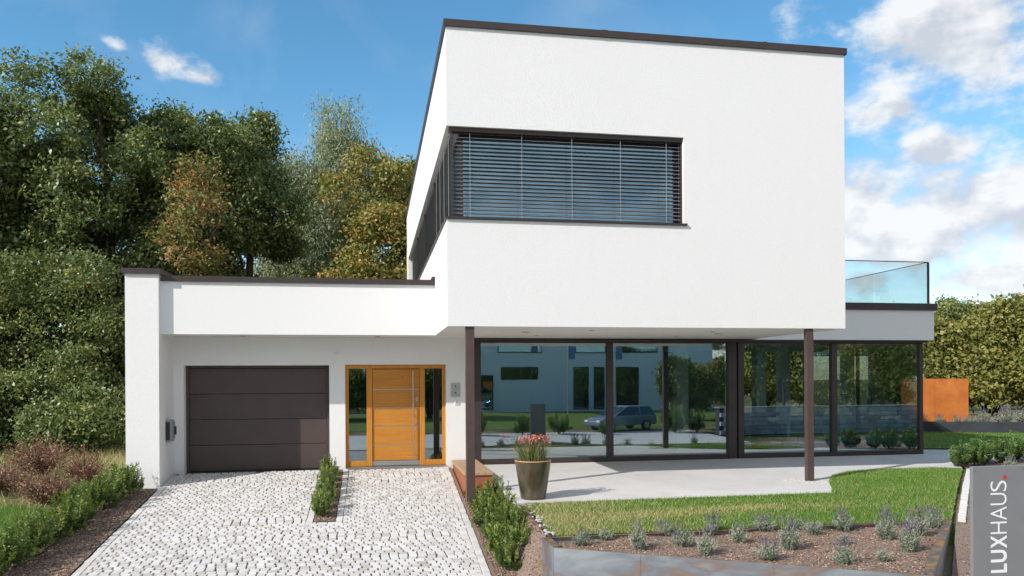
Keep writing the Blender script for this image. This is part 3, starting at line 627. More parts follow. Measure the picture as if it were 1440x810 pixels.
tag(chips('mulch', [(1.64, 9.6), (2.3, 9.6), (2.3, 12.1), (2.18, 12.15), (2.18, 14.6), (1.64, 14.6)], 9000, gz, -.004, .006, .02, MT['mulch'], 3), 'bark mulch under the double yew row beside the terrace')
tag(chips('mulch', [(-.98, 13.5), (-.65, 13.5), (-.65, 17.05), (-.98, 17.05)], 2600, gz, 0, .006, .02, MT['mulch'], 4), 'bark mulch in the narrow bed between the two driveways')
tag(chips('mulch', [(6.1, 7.4), (8.62, 10.4), (12.1, 14.3), (14.5, 14.5), (10, 8), (7, 6.8)], 12000, gz, .0, .006, .02, MT['mulch'], 5), 'loose soil clods on the bed behind the upright sign')

# ------------------------------------------------------------------ plants
def grass(name, poly, n, hmin, hmax, seed, label, dryfun, zf=gz):
    r = np.random.default_rng(seed); xs = [p[0] for p in poly]; ys = [p[1] for p in poly]
    x = r.uniform(min(xs), max(xs), n); y = r.uniform(min(ys), max(ys), n); k = inside(x, y, poly); x, y = x[k], y[k]; n = len(x)
    C = np.stack([x, y, zf(x, y)], 1); h = r.uniform(hmin, hmax, n)[:, None]; a = r.uniform(0, 2 * np.pi, n)
    side = np.stack([np.cos(a), np.sin(a), 0 * a], 1) * .0045; lean = np.stack([r.normal(0, .55, n), r.normal(0, .55, n), np.ones(n)], 1) * h
    dry = dryfun(x, y) ; t = np.where(r.uniform(0, 1, n) < dry, r.uniform(.78, 1, n), r.uniform(0, .74, n))
    me = quads_mesh(name, np.stack([C - side, C + side, C + lean], 1), t, MT['grass_blade'], 3); o = link(name, me); o['kind'] = 'stuff'; o['label'] = label; return o
def wav(x, y): return .5 + .25 * np.sin(x * 1.7 + 1.3 * np.sin(y * 2.1)) + .25 * np.sin(x * .6 - y * 3.0 + 1)
grass('lawn_grass', LAWN, 170000, .018, .058, 11, 'short mown grass with straw patches between terrace and planter', lambda x, y: np.clip(.10 + .75 * np.exp(-((x - 2.6) / 1.4) ** 2) * .8 + .62 * np.exp(-((y - 11.35 - .10 * np.sin(x * 1.3)) / .20) ** 2) * np.exp(-((x - 5.0) / 2.6) ** 2) + .12 * wav(x, y), 0, .85), lambda x, y: gz(x, y) + .003)
grass('lawn_grass', LAWN2, 60000, .03, .08, 12, 'bright green grass left of the yew hedge', lambda x, y: .08 + .1 * wav(x, y))
grass('lawn_grass', LAWN3, 60000, .04, .08, 13, 'shaded lawn beyond the glazed corner', lambda x, y: .05 + 0 * x)
grass('wild_grass', [(-16, 14.4), (-5.0, 14.9), (-4.7, 20), (-4.8, 30), (-20, 30)], 50000, .08, .32, 14, 'tall dry grass under the oaks', lambda x, y: .62 + .3 * wav(x, y), lambda x, y: gz(x, y) - .05)

def yew_mesh(seed, H, Wd, ntw, nneed, leaf=.034):
    r = np.random.default_rng(seed); C = []; U = []; Nn = []; T = []; L = []; tw = MB()
    for i in range(ntw):
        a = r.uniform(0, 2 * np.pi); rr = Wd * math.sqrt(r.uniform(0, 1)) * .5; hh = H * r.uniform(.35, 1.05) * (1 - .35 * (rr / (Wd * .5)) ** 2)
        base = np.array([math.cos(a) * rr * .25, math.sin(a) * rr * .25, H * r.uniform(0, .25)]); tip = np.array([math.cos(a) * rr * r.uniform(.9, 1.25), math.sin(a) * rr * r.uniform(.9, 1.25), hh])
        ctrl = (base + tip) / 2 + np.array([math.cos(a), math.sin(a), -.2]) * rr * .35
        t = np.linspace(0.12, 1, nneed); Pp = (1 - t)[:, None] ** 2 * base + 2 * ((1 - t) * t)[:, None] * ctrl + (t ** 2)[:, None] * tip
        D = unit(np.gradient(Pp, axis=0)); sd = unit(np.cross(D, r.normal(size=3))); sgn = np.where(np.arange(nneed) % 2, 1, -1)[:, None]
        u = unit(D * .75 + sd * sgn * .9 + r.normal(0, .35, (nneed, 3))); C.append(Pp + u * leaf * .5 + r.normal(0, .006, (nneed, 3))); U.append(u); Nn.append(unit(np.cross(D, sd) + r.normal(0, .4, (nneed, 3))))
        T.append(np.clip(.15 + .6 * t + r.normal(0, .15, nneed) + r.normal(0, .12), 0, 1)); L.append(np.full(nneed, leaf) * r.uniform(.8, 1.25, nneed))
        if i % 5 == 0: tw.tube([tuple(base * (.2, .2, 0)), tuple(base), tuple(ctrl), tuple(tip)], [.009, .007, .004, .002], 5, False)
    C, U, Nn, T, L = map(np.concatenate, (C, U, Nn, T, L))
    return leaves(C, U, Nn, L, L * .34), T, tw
def shrub_proto(seed, H, Wd, ntw, nneed, mat, leaf=.034):
    V, T, tw = yew_mesh(seed, H, Wd, ntw, nneed, leaf); a = quads_mesh('foliage', V, T, MT[mat]); b = tw.mesh('stem'); b.materials.append(MT['bark']); return a, b
def place_shrub(name, protos, x, y, z, s, rz, label, cat, group):
    e = empty(name, (x, y, z), label, cat, group, rz); e.scale = (s * rng.uniform(.9, 1.1), s * rng.uniform(.9, 1.1), s)
    f, st = protos; link('foliage', f, e); link('stem', st, e); return e
ORD = 'first second third fourth fifth sixth seventh eighth ninth tenth eleventh twelfth thirteenth fourteenth fifteenth'.split()
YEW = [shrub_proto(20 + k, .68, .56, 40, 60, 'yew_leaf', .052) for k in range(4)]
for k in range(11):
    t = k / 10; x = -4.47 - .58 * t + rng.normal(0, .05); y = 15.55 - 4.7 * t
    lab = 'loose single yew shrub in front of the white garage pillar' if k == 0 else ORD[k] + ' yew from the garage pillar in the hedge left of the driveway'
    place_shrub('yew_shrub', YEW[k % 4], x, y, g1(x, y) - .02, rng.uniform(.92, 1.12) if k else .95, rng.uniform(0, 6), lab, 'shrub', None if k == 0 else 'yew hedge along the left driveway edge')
for k in range(7):
    y = 13.75 + k * .47; place_shrub('yew_shrub', YEW[(k + 1) % 4], -.88 + rng.normal(0, .015), y, g1(-.88, y) - .01, rng.uniform(.78, .9) * .82, rng.uniform(0, 6), 'slim yew, %s from the open end of the narrow bed between garage and entrance' % ORD[k], 'shrub', 'yew row in the narrow bed')
for r_, xx in ((0, 1.84), (1, 2.08)):
    for k in range(7):
        y = 10.88 + k * .50 + r_ * .12
        if r_ and y > 13.9: continue
        place_shrub('yew_shrub', YEW[(k + 2 * r_) % 4], xx + rng.normal(0, .03), y, g1(xx, y) - .015, rng.uniform(.74, .92) * (1, .84)[r_], rng.uniform(0, 6),
            ('%s yew from the street end of the row along the right driveway kerb' % ORD[k], '%s yew from the steel planter in the row beside terrace and pot' % ORD[k])[r_], 'shrub', ('yew row along the right kerb', 'yew row along the terrace')[r_])
BOXP = [shrub_proto(40 + k, .62, .40, 60, 46, 'box_leaf', .045) for k in range(2)]
for k, (x, y, s) in enumerate([(12.25, 14.78, 1.0), (12.75, 14.85, 1.12), (13.2, 15.25, 1.08), (13.65, 15.2, 1.1), (14.1, 15.45, 1.15), (14.6, 15.4, 1.0), (15.1, 15.6, 1.1)]):
    place_shrub('evergreen_shrub', BOXP[k % 2], x, y, g1(x, y) - .02, s, rng.uniform(0, 6), '%s evergreen shrub from the lawn corner in the row beyond the stone edging' % ORD[k], 'shrub', 'evergreen shrubs beside the right-hand lawn corner')
# lavender
def lavender_proto(seed, H, Wd, nst, nfl):
    r = np.random.default_rng(seed); C = []; U = []; T = []; L = []; FC = []; FU = []
    for i in range(nst):
        a = r.uniform(0, 2 * np.pi); k = r.uniform(0, 1); d = unit(np.array([math.cos(a) * k, math.sin(a) * k, r.uniform(.55, 1.2)])); ln = H * r.uniform(.45, .85); m_ = 16
        b = np.array([math.cos(a), math.sin(a), 0]) * Wd * .18 * k; t = np.linspace(.1, 1, m_)[:, None]
        Pp = b + d * ln * t + np.array([0, 0, .05]) * t ** 2; C.append(Pp + r.normal(0, .012, (m_, 3))); U.append(unit(d * .8 + r.normal(0, .6, (m_, 3)))); T.append(np.clip(.3 + .5 * t[:, 0] + r.normal(0, .15, m_), 0, 1)); L.append(r.uniform(.03, .055, m_))
    ST = []
    for i in range(nfl):
        a = r.uniform(0, 2 * np.pi); k = r.uniform(0, .6); d = unit(np.array([math.cos(a) * k, math.sin(a) * k, 1.0])); ln = H * r.uniform(1.1, 1.75); m_ = 9
        p0 = d * ln * .35; p1 = d * ln; s_ = np.cross(d, r.normal(size=3)); s_ = unit(s_) * .0022; ST.append(np.stack([p0 - s_, p0 + s_, p1 + s_ * .7, p1 - s_ * .7]))
        q = p1 + d * np.linspace(-.055, .015, m_)[:, None]; FC.append(q + r.normal(0, .004, (m_, 3))); FU.append(unit(d + r.normal(0, .5, (m_, 3))))
    C, U, T, L = map(np.concatenate, (C, U, T, L)); n = len(C)
    A = leaves(C, U, r.normal(size=(n, 3)), L, L * .2); V = np.concatenate([A, np.stack(ST)]); T = np.concatenate([T, np.full(len(ST), .55)])
    FC = np.concatenate(FC); FU = np.concatenate(FU); n = len(FC); F = leaves(FC, FU, r.normal(size=(n, 3)), np.full(n, .022), np.full(n, .013))
    return quads_mesh('foliage', V, T, MT['lavender_leaf']), quads_mesh('flower_spikes', F, r.uniform(0, 1, n), MT['lavender_flower'])
LAV = [lavender_proto(60 + k, .19, .26, 90, nf) for k, nf in enumerate((16, 9, 26, 2))]
def lav(x, y, z, k, s, label, group):
    e = empty('lavender', (x, y, z), label, 'lavender', group, rng.uniform(0, 6)); e.scale = (s * rng.uniform(.8, 1.2), s * rng.uniform(.8, 1.2), s * rng.uniform(.75, 1.3)); e.rotation_euler = (rng.normal(0, .12), rng.normal(0, .12), rng.uniform(0, 6)); f, fl = LAV[k]; link('foliage', f, e); link('flower_spikes', fl, e)['kind'] = 'stuff'
def unproject(px, py, z):                                      # photograph pixel -> point on the level z (lens model of the camera above)
    yy_ = py + .0125 * (px - 720); dx = (px - 720) / FPX; dz = (535.6 - yy_) / FPX; t = (z - CAMH) / dz
    return t * (dx * math.cos(PSI) + math.sin(PSI)), t * (-dx * math.sin(PSI) + math.cos(PSI))
LAVS = [(815, 765, 0, 1), (850, 757, 3, .85), (898, 770, 1, 1.05), (935, 751, 2, .95), (961, 765, 0, 1.05), (990, 778, 1, 1.1), (1000, 748, 2, .95), (1036, 760, 1, 1.0), (1072, 745, 2, 1.1), (1080, 784, 0, 1.1),
        (1108, 768, 2, 1.15), (1142, 748, 3, 1.0), (1185, 741, 2, .95), (1188, 790, 0, 1.1), (1188, 762, 3, .7), (1243, 755, 2, 1.25), (1240, 785, 3, .8), (1278, 771, 2, 1.15), (1290, 748, 2, 1.1), (1312, 738, 2, .9)]
CNT = {}
for px, py, k, s in sorted(LAVS):
    x, y = unproject(px, py, -.29); rw = ('rear', 'front')[y < 9.72]; q = CNT[rw] = CNT.get(rw, -1) + 1; it = q // 2
    lav(x, y, -.30, k, s, '%s in the steel planter, %s from the pot end in the %s row' % (('lavender', 'small flowerless lavender')[k == 3], ORD[q], rw), 'lavenders in the steel planter')
for x, y, k, s in ((8.0, 9.2, 0, 1.0), (7.5, 8.4, 1, 1.1), (8.9, 9.9, 3, .8), (7.0, 7.8, 1, 1.0), (13.1, 14.4, 2, 1.0), (14.2, 14.8, 2, 1.1), (9.8, 11.2, 1, 1)):
    lav(x, y, g1(x, y) - .01, k, s, 'lavender on open soil right of the planter and lawn edging', 'lavenders on the right-hand bed')

# dry brown shrubs left of the hedge
def twig_shrub(x, y, H, Wd, seed, label, ntw=120, nl=10):
    r = np.random.default_rng(seed); e = empty('dry_shrub', (x, y, g1(x, y) - .04), label, 'shrub'); tw = MB(); C = []; U = []
    for i in range(ntw):
        a = r.uniform(0, 2 * np.pi); k = r.uniform(0, 1) ** .6; tip = np.array([math.cos(a) * k * Wd * .5, math.sin(a) * k * Wd * .5, H * r.uniform(.5, 1) * (1 - .35 * k)])
        b = np.array([math.cos(a), math.sin(a), 0]) * .12 * k; c = (b + tip) / 2 + np.array([0, 0, H * .1]); off = np.array(e.location)
        tw.tube([tuple(p + off) for p in (b, c, tip)], [.008, .006, .003], 4, False)
        t = r.uniform(.35, 1.05, nl)[:, None]; C.append(b + (tip - b) * t + r.normal(0, .04, (nl, 3))); U.append(r.normal(size=(nl, 3)))
    tw.build('twigs', MT['twig'], e); C = np.concatenate(C); U = np.concatenate(U); n = len(C); L = r.uniform(.03, .065, n)
    link('foliage', quads_mesh('foliage', leaves(C, U, r.normal(size=(n, 3)), L, L * .45), r.uniform(0, 1, n), MT['dry_leaf']), e)
twig_shrub(-5.75, 15.3, .62, 1.2, 71, 'reddish brown withered shrub beside the left lawn', 170, 14)
twig_shrub(-5.55, 16.6, .85, 1.1, 72, 'bare-stemmed reddish shrub beside the garage pillar', 110, 4)
twig_shrub(-6.9, 16.0, .7, 1.4, 73, 'pale tan withered shrub at the wood edge', 150, 22)
twig_shrub(-6.6, 17.2, 1.0, 1.4, 74, 'tall dry seed-headed shrub beneath the oaks', 140, 20)
twig_shrub(-8.3, 16.2, .9, 1.5, 75, 'faded brown shrub farthest from the driveway', 140, 20)

# ------------------------------------------------------------------ trees
def crown(seed, c, rad, nl, lobe, ncl, nleaf, clr, leaf, asp=.55, up=.5, bottom=-1.0, droop=0.0, shell=.55):
    """c centre, rad (rx, ry, rz), nl lobes of relative size lobe, ncl clumps per lobe, nleaf leaves per clump of radius clr"""
    r = np.random.default_rng(seed); d = unit(r.normal(size=(nl, 3))); d[:, 2] = np.where(d[:, 2] < bottom, -d[:, 2], d[:, 2])
    q = r.uniform(.35, .86, nl)[:, None]; lc = np.array(c) + d * q * np.array(rad); lr = lobe * np.mean(rad) * r.uniform(.7, 1.25, nl)
    dd = unit(r.normal(size=(nl, ncl, 3)) + (0, 0, .25)); cc = lc[:, None] + dd * (lr[:, None, None] * r.uniform(shell, 1.0, (nl, ncl, 1))) * (1, 1, .85)
    cc = cc.reshape(-1, 3); ct = r.normal(0, .13, len(cc)); cs = clr * r.uniform(.6, 1.3, len(cc)); n = len(cc) * nleaf
    off = r.normal(size=(len(cc), nleaf, 3)) * (.55, .55, .38) * cs[:, None, None]; C = (cc[:, None] + off).reshape(-1, 3)
    if droop: C[:, 2] -= droop * r.uniform(0, 1, n) ** 2
    Nn = unit(r.normal(size=(n, 3)) + np.array((-.25, -.3, up + .45))); U = unit(np.cross(Nn, r.normal(size=(n, 3))) + (0, 0, -droop * 1.2 - .15))
    L = leaf * r.uniform(.65, 1.3, n); T = np.clip(.45 + np.repeat(ct, nleaf) + r.normal(0, .17, n), 0, 1)
    return leaves(C, U, Nn, L, L * asp, .18), T, lc, lr
def tree(name, label, cat, x, y, H, rad, cz, leafmat, seed, group=None, bark='bark', trunk=.28, z0=None, tone=0, limbs=True, **kw):
    z0 = g1(x, y) - .08 if z0 is None else z0
    e = empty(name, (x, y, z0), label, cat, group); V, T, lc, lr = crown(seed, (0, 0, cz), rad, **kw)
    V[..., 2] = np.maximum(V[..., 2], .05)
    link('crown', quads_mesh('crown', V, np.clip(T + tone, 0, 1), MT[leafmat]), e)
    r = np.random.default_rng(seed + 500); mb = MB(); top = Vector((r.normal(0, .2), r.normal(0, .2), cz + rad[2] * .45)); k = 7
    pts = [Vector((0, 0, 0)).lerp(top, i / k) + Vector((r.normal(0, .06), r.normal(0, .06), 0)) * min(i, 2) for i in range(k + 1)]
    if limbs:
        mb.tube([p + e.location for p in pts], [trunk * (1.25 if i == 0 else 1 - .75 * i / k) for i in range(k + 1)], 9)
        for c in lc:
            c = Vector(c); i = max(1, min(k - 1, int(k * (c.z - .35 * math.hypot(c.x, c.y)) / max(top.z, .1)))); p = pts[i]
            md = p.lerp(c, .5) + Vector((r.normal(0, .15), r.normal(0, .15), .12 * (c - p).length))
            mb.tube([p + e.location, md + e.location, c + e.location], [trunk * .34, trunk * .2, trunk * .07], 6, False)
    else:
        for c in lc:
            c = Vector(c); md = Vector((c.x * .35, c.y * .35, c.z * .6)); mb.tube([Vector((c.x * .08, c.y * .08, 0)) + e.location, md + e.location, c + e.location], [trunk, trunk * .7, trunk * .25], 6, False)
    mb.build('trunk', MT[bark], e); return e
def at_px(px, t): dx = (px - 720) / FPX; return t * (dx * math.cos(PSI) + math.sin(PSI)), t * (-dx * math.sin(PSI) + math.cos(PSI))
OAK = dict(nl=34, lobe=.27, ncl=40, nleaf=62, clr=.42, leaf=.145, asp=.55)
WG = 'trees of the wood behind the garage'
for px, t, H, rx, rz, sd, lab in ((-75, 25, 13.0, 3.6, 6.0, 101, 'dark green oak cut by the picture edge above the dry shrubs'), (45, 26.5, 13.6, 3.5, 6.3, 102, 'tall dense dark green oak left of the garage pillar'), (160, 27.5, 13.6, 3.5, 6.3, 103, 'broad dark green oak rising behind the garage pillar'),
                             (262, 29, 13.9, 3.4, 6.4, 104, 'dark green oak with the highest rounded top behind the garage roof'), (345, 30, 12.3, 2.5, 5.8, 105, 'narrower dark oak next to the grey willows')):
    x, y = at_px(px, t); tree('oak_tree', lab, 'tree', x, y, H, (rx, rx, rz), H - rz + .2, 'oak_leaf', sd, WG, **OAK)
x, y = at_px(277, 24.6); tree('oak_tree', 'slender oak with rusty brown autumn leaves in front of the dark oaks', 'tree', x, y, 9.4, (1.0, .9, 2.7), 6.7, 'rust_leaf', 110, WG, trunk=.07, tone=-.08, nl=17, lobe=.36, ncl=9, nleaf=30, clr=.34, leaf=.13)
WIL = dict(nl=22, lobe=.34, ncl=40, nleaf=46, clr=.55, leaf=.19, asp=.26, up=.1, droop=.9)
x, y = at_px(415, 37); tree('willow_tree', 'grey-green airy willow beside the dark oaks', 'tree', x, y, 12.8, (2.1, 2.1, 4.6), 8.3, 'willow_leaf', 120, WG, 'bark_pale', **WIL)
x, y = at_px(488, 39); tree('willow_tree', 'taller grey-green willow with feathery top behind the autumn tree', 'tree', x, y, 15.6, (2.5, 2.2, 5.2), 10.6, 'willow_leaf', 121, WG, 'bark_pale', **WIL)
AUT = dict(nl=26, lobe=.30, ncl=34, nleaf=44, clr=.42, leaf=.15, asp=.55)
x, y = at_px(508, 30); tree('field_maple', 'tree with mixed olive and rust autumn leaves behind the garage roof', 'tree', x, y, 11.4, (2.4, 2.0, 4.8), 6.6, 'autumn_leaf', 130, WG, trunk=.16, **AUT)
x, y = at_px(585, 33.5); tree('field_maple', 'olive green tree peeking past the flank of the upper storey', 'tree', x, y, 12.6, (1.9, 1.9, 4.5), 8.1, 'oak_leaf_light', 131, WG, trunk=.18, tone=.25, **AUT)
x, y = at_px(548, 27.5); tree('yellow_shrub', 'bright yellow-green leafy shrub just above the garage parapet', 'shrub', x, y, 5.9, (1.5, 1.3, 2.5), 3.3, 'yellow_leaf', 132, None, limbs=False, trunk=.05, nl=16, lobe=.36, ncl=22, nleaf=34, clr=.35, leaf=.16)
x, y = at_px(430, 28); tree('hazel_shrub', 'fresh green bush between oaks and autumn tree above the garage roof', 'shrub', x, y, 5.9, (1.7, 1.4, 2.7), 3.3, 'oak_leaf_light', 133, None, limbs=False, trunk=.05, tone=.2, nl=18, lobe=.36, ncl=26, nleaf=36, clr=.38, leaf=.15)
US = dict(nl=22, lobe=.32, ncl=32, nleaf=56, clr=.38, leaf=.115, bottom=-.9)
for px, t, H, rx, sd, lab in ((-45, 23, 6.6, 2.2, 140, 'leafy underwood at the picture edge behind the dry shrubs'), (50, 24, 7.2, 2.3, 141, 'rounded dark underwood bush below the tall oak'), (145, 23.5, 6.2, 1.7, 142, 'dense dark green bush against the garage pillar'), (215, 27, 5, 2.2, 143, 'dark bush in the wood behind the pillar'), (330, 28, 5.2, 2.0, 144, 'dark bush behind the garage roof beneath the oaks'),
    (5, 20.8, 2.3, 1.2, 145, 'low dark bush among the dry grass at the foot of the oaks'), (110, 20.6, 2.0, 1.2, 146, 'low bush between dry shrubs and garage pillar'), (20, 31, 5, 3, 147, 'deep shaded thicket behind the tall oak'), (130, 32, 5, 3, 148, 'deep shaded thicket behind the broad oak'), (-90, 30, 5, 3, 149, 'deep shaded thicket at the far side of the wood')):
    x, y = at_px(px, t); tree('underwood_shrub', lab, 'shrub', x, y, H, (rx, rx, H * .52), H * .42, 'oak_leaf', sd, None, limbs=False, trunk=.04, **US)
# hazel and other trees right of the house
HAZ = dict(nl=26, lobe=.30, ncl=32, nleaf=44, clr=.42, leaf=.17, asp=.62, bottom=-.6)
for px, t, H, rx, sd, lab in ((1332, 33, 4.6, 2.1, 150, 'yellow-green hazel bush next to the glazed corner'), (1388, 32, 5.3, 1.9, 151, 'broad yellowing hazel bush behind the rusty steel screen'), (1462, 31.5, 5.5, 2.4, 152, 'tall hazel bush cut by the right picture edge'), (1270, 34, 4.6, 2.2, 153, 'hazel bush seen through the glazed corner'), (1212, 35, 4.8, 2.3, 154, 'hazel bush behind the garden seen through the wide right pane'), (1150, 36, 4.9, 2.4, 155, 'hazel bush seen through the pane behind the right-hand column'), (1085, 37, 5.0, 2.4, 156, 'hazel bush farthest behind the house')):
    x, y = at_px(px, t); tree('hazel_bush', lab, 'shrub', x, y, H, (rx, rx, H * .52), H * .48, 'hazel_leaf', sd, 'hazel hedge right of the house', limbs=False, trunk=.05, **HAZ)
for px, t, H, rx, mt, sd, lab in ((1330, 44, 6.6, 2.0, 'oak_leaf', 160, 'dark treetop just above the hazel hedge'), (1242, 47, 6.7, 2.2, 'autumn_leaf', 161, 'olive treetop seen through the balcony glass'), (1180, 48, 6, 2.4, 'oak_leaf_light', 162, 'green tree behind the right wing')):
    x, y = at_px(px, t); tree('distant_tree', lab, 'tree', x, y, H, (rx, rx, H * .36), H * .66, mt, sd, None, tone=.1, trunk=.15, **AUT)
# bare tree above the hazels
x, y = at_px(1418, 40); e = empty('bare_tree', (x, y, -.1), 'leafless twiggy tree rising above the hazel hedge', 'tree'); tw = MB(); cr_ = MB(); rr = np.random.default_rng(9)
tw.tube([Vector((x, y, -.1)), Vector((x, y, 3.4))], [.14, .09], 7)
for i in range(80):
    a = rr.uniform(0, 6.28); k = rr.uniform(.1, 1); b = Vector((x, y, rr.uniform(2.2, 4.2))); tip = b + Vector((math.cos(a) * k * 1.6, math.sin(a) * k * 1.6, rr.uniform(1.0, 2.6)))
    cr_.tube([b, b.lerp(tip, .5) + Vector((rr.normal(0, .12), rr.normal(0, .12), .1)), tip], [.03, .018, .006], 4, False)
tw.build('trunk', MT['bark_pale'], e); cr_.build('crown', MT['bark_pale'], e)

# ------------------------------------------------------------------ right-hand garden: rusty screen, dark wall, lavender
A, B_ = Vector((17.9, 24.35)), Vector((20.0, 23.75)); d = (B_ - A).normalized(); nrm = Vector((-d.y, d.x))
scr = empty('steel_screen', (A.x, A.y, 0), 'free-standing rusty weathering-steel screen in front of the hazel hedge', 'screen')
L_ = (B_ - A).length
for k in range(2):
    a = A + d * (L_ * k / 2 + .004); b = A + d * (L_ * (k + 1) / 2 - .004); MB().prism([tuple(a), tuple(b), tuple(b + nrm * .06), tuple(a + nrm * .06)], .36, 1.86).build('panel', MT['weathering_steel'], scr)
for t in (.05, 1.05, 2.08): p = A + d * t; MB().prism([tuple(p - nrm * .0), tuple(p + d * .08), tuple(p + d * .08 + nrm * .058), tuple(p + nrm * .058)], -.05, .36).build('foot', MT['weathering_steel'], scr)
tag(MB().prism([(13.9, 25.6), (18.2, 24.1), (25.5, 20.4), (25.6, 20.62), (18.3, 24.32), (14.0, 25.85)], -.1, .40).build('garden_wall', MT['anthracite_wall'], None, .01), 'low anthracite retaining wall in shade beyond the right-hand lawn', 'wall')
sheet('planting_bed', [(14.0, 25.86), (18.3, 24.34), (25.6, 20.64), (30, 24), (30, 29), (15, 29)], .36, MT['soil'], 1.0, zf=lambda x, y: np.asarray(x) * 0.)
rr = np.random.default_rng(33)
for k in range(26):
    t = k / 25; p = Vector((17.6, 24.75)).lerp(Vector((25.2, 21.3)), t); s = float(rr.uniform(1.4, 1.9)) if p.x > 20.4 else .9
    x, y = p.x + rr.normal(0, .12), p.y + abs(rr.normal(0, .35))
    if p.x < 20.3: y = p.y - .18 - .0 * k; 
    lav(x, y, .35, k % 3, s, ('lavender growing at the foot of the rusty steel screen', 'large lavender growing behind the dark garden wall right of the screen')[p.x > 20.4], 'lavenders behind the dark garden wall')

# ------------------------------------------------------------------ bench, flower pot, small fittings
bench = empty('bench', (1.94, 15.85, -.2), 'low wooden bench with pale boards and red-brown side beside the entrance', 'bench')
for k in range(4): part('seat_board', [(1.665 + k * .137, 1.665 + k * .137 + .131, 14.62, 17.06, .105, .16)], 'larch', bench, .004)
for a, b in ((1.69, 1.72), (2.17, 2.195)): part('side_panel', [(a, b, 14.65, 17.05, -.42, .104)], 'bench_side_wood', bench)
part('end_panel', [(1.72, 2.17, 14.65, 14.68, -.42, .104)], 'bench_side_wood', bench)
pc = (2.55, 12.55, tz(0, 12.52) + .012); pcz = float(pc[2]); pc = (pc[0], pc[1], pcz)
pot = empty('flower_pot', pc, 'tall tapered bronze-glazed pot on the terrace edge', 'flower pot')
mb = MB(); mb.lathe(pc, [(.001, .0), (.195, .0), (.205, .02), (.29, .57), (.30, .61)], 36); mb.build('pot_body', MT['glazed_pot'], pot)
mb = MB(); mb.lathe(pc, [(.30, .61), (.298, .625), (.277, .625), (.26, .54)], 36); mb.build('rim', MT['pot_rim'], pot)
mb = MB(); mb.lathe(pc, [(.265, .56), (.001, .57)], 24); mb.build('soil_fill', MT['soil'], pot)
fl = empty('flowering_plant', (pc[0], pc[1], pcz + .565), 'grassy plant with coral red flowers growing in the bronze pot', 'flower')
r = np.random.default_rng(77); Q = []; TQ = []; ST = MB(); PC = []; off = np.array(fl.location)
for i in range(230):
    a = r.uniform(0, 6.28); k = r.uniform(0, 1); b = np.array([math.cos(a), math.sin(a), 0]) * .19 * k; h = r.uniform(.22, .42); ln = np.array([math.cos(a) * k * .16 + r.normal(0, .05), math.sin(a) * k * .16 + r.normal(0, .05), h]); a2 = r.uniform(0, 6.28); s = np.array([math.cos(a2), math.sin(a2), 0]) * .006
    m_ = b + ln * .55 + np.array([0, 0, .04]); e_ = b + ln + np.array([ln[0] * .4, ln[1] * .4, -.02]); Q += [np.stack([b - s, b + s, m_ + s, m_ - s]), np.stack([m_ - s, m_ + s, e_ + s * .15, e_ - s * .15])]; t_ = r.uniform(0, 1); TQ += [t_, t_]
link('foliage', quads_mesh('foliage', np.stack(Q), TQ, MT['reed_leaf']), fl)
for i in range(46):
    a = r.uniform(0, 6.28); k = r.uniform(0, 1); b = np.array([math.cos(a), math.sin(a), 0]) * .15 * k; tip = b + np.array([math.cos(a) * k * .13, math.sin(a) * k * .13, r.uniform(.34, .47)])
    if i < 3: tip = b + np.array([-.30 - .05 * i, -.05 * i, .24 + .12 * i])
    ST.tube([tuple(b + off), tuple((b + tip) / 2 + (0, 0, .03) + off), tuple(tip + off)], .003, 4, False)
    n = 8; PC.append(tip + r.normal(0, .018, (n, 3)) * (1, 1, .7))
ST.build('flower_stems', MT['twig'], fl); PC = np.concatenate(PC); n = len(PC); L = r.uniform(.025, .045, n)
link('flowers', quads_mesh('flowers', leaves(PC, r.normal(size=(n, 3)), r.normal(size=(n, 3)), L, L * .7), r.uniform(0, 1, n), MT['coral_petal']), fl)['kind'] = 'stuff'
# intercom and switch beside the door, box on the pillar, sensor
ic = empty('intercom', (1.78, YW, 1.35), 'brushed steel intercom plate with two round buttons right of the door', 'intercom')
part('plate', [(1.66, 1.86, YW - .015, YW - .001, 1.55 - .02, 1.83)], 'steel', ic, .003)
for z in (1.76, 1.62): mb = MB(); mb.tube([(1.76, YW - .022, z), (1.76, YW - .0155, z)], .017, 14); mb.build('button', MT['dark_plastic'], ic)
bell = empty('bell_push', (1.79, YW, 1.36), 'small white square bell push under the intercom', 'bell')
part('frame', [(1.74, 1.84, YW - .018, YW - .001, 1.36, 1.46)], 'white_paint', bell, .003); part('button', [(1.762, 1.818, YW - .023, YW - .0185, 1.382, 1.438)], 'grey_plastic', bell, .003)
sn = empty('wall_sensor', (-.75, YW, 2.5), 'small white wall sensor above the wall between garage and door', 'sensor')
part('base', [(-.80, -.70, YW - .03, YW - .001, 2.46, 2.54)], 'white_paint', sn, .006); mb = MB(); mb.lathe((-.75, YW - .05, 2.47), [(.03, 0), (.035, .02), (.02, .04)], 12); mb.build('dome', MT['white_paint'], sn)
wb = empty('wall_box', (PX1, 16.6, .75), 'grey rounded charging box mounted on the inner side of the garage pillar', 'wall box')
part('housing', [(PX1 + .001, PX1 + .10, 16.42, 16.74, .70, 1.14)], 'grey_plastic', wb, .03); part('cover', [(PX1 + .10, PX1 + .115, 16.45, 16.71, .75, 1.10)], 'grey_plastic', wb, .005)
part('side_cover', [(PX1 + .015, PX1 + .085, 16.405, 16.421, .74, 1.10)], 'dark_plastic', wb, .004)
mb = MB(); mb.tube([(PX1 + .13, 16.64, .84), (PX1 + .13, 16.64, 1.0)], .025, 10); mb.build('plug', MT['black_rubber'], wb)
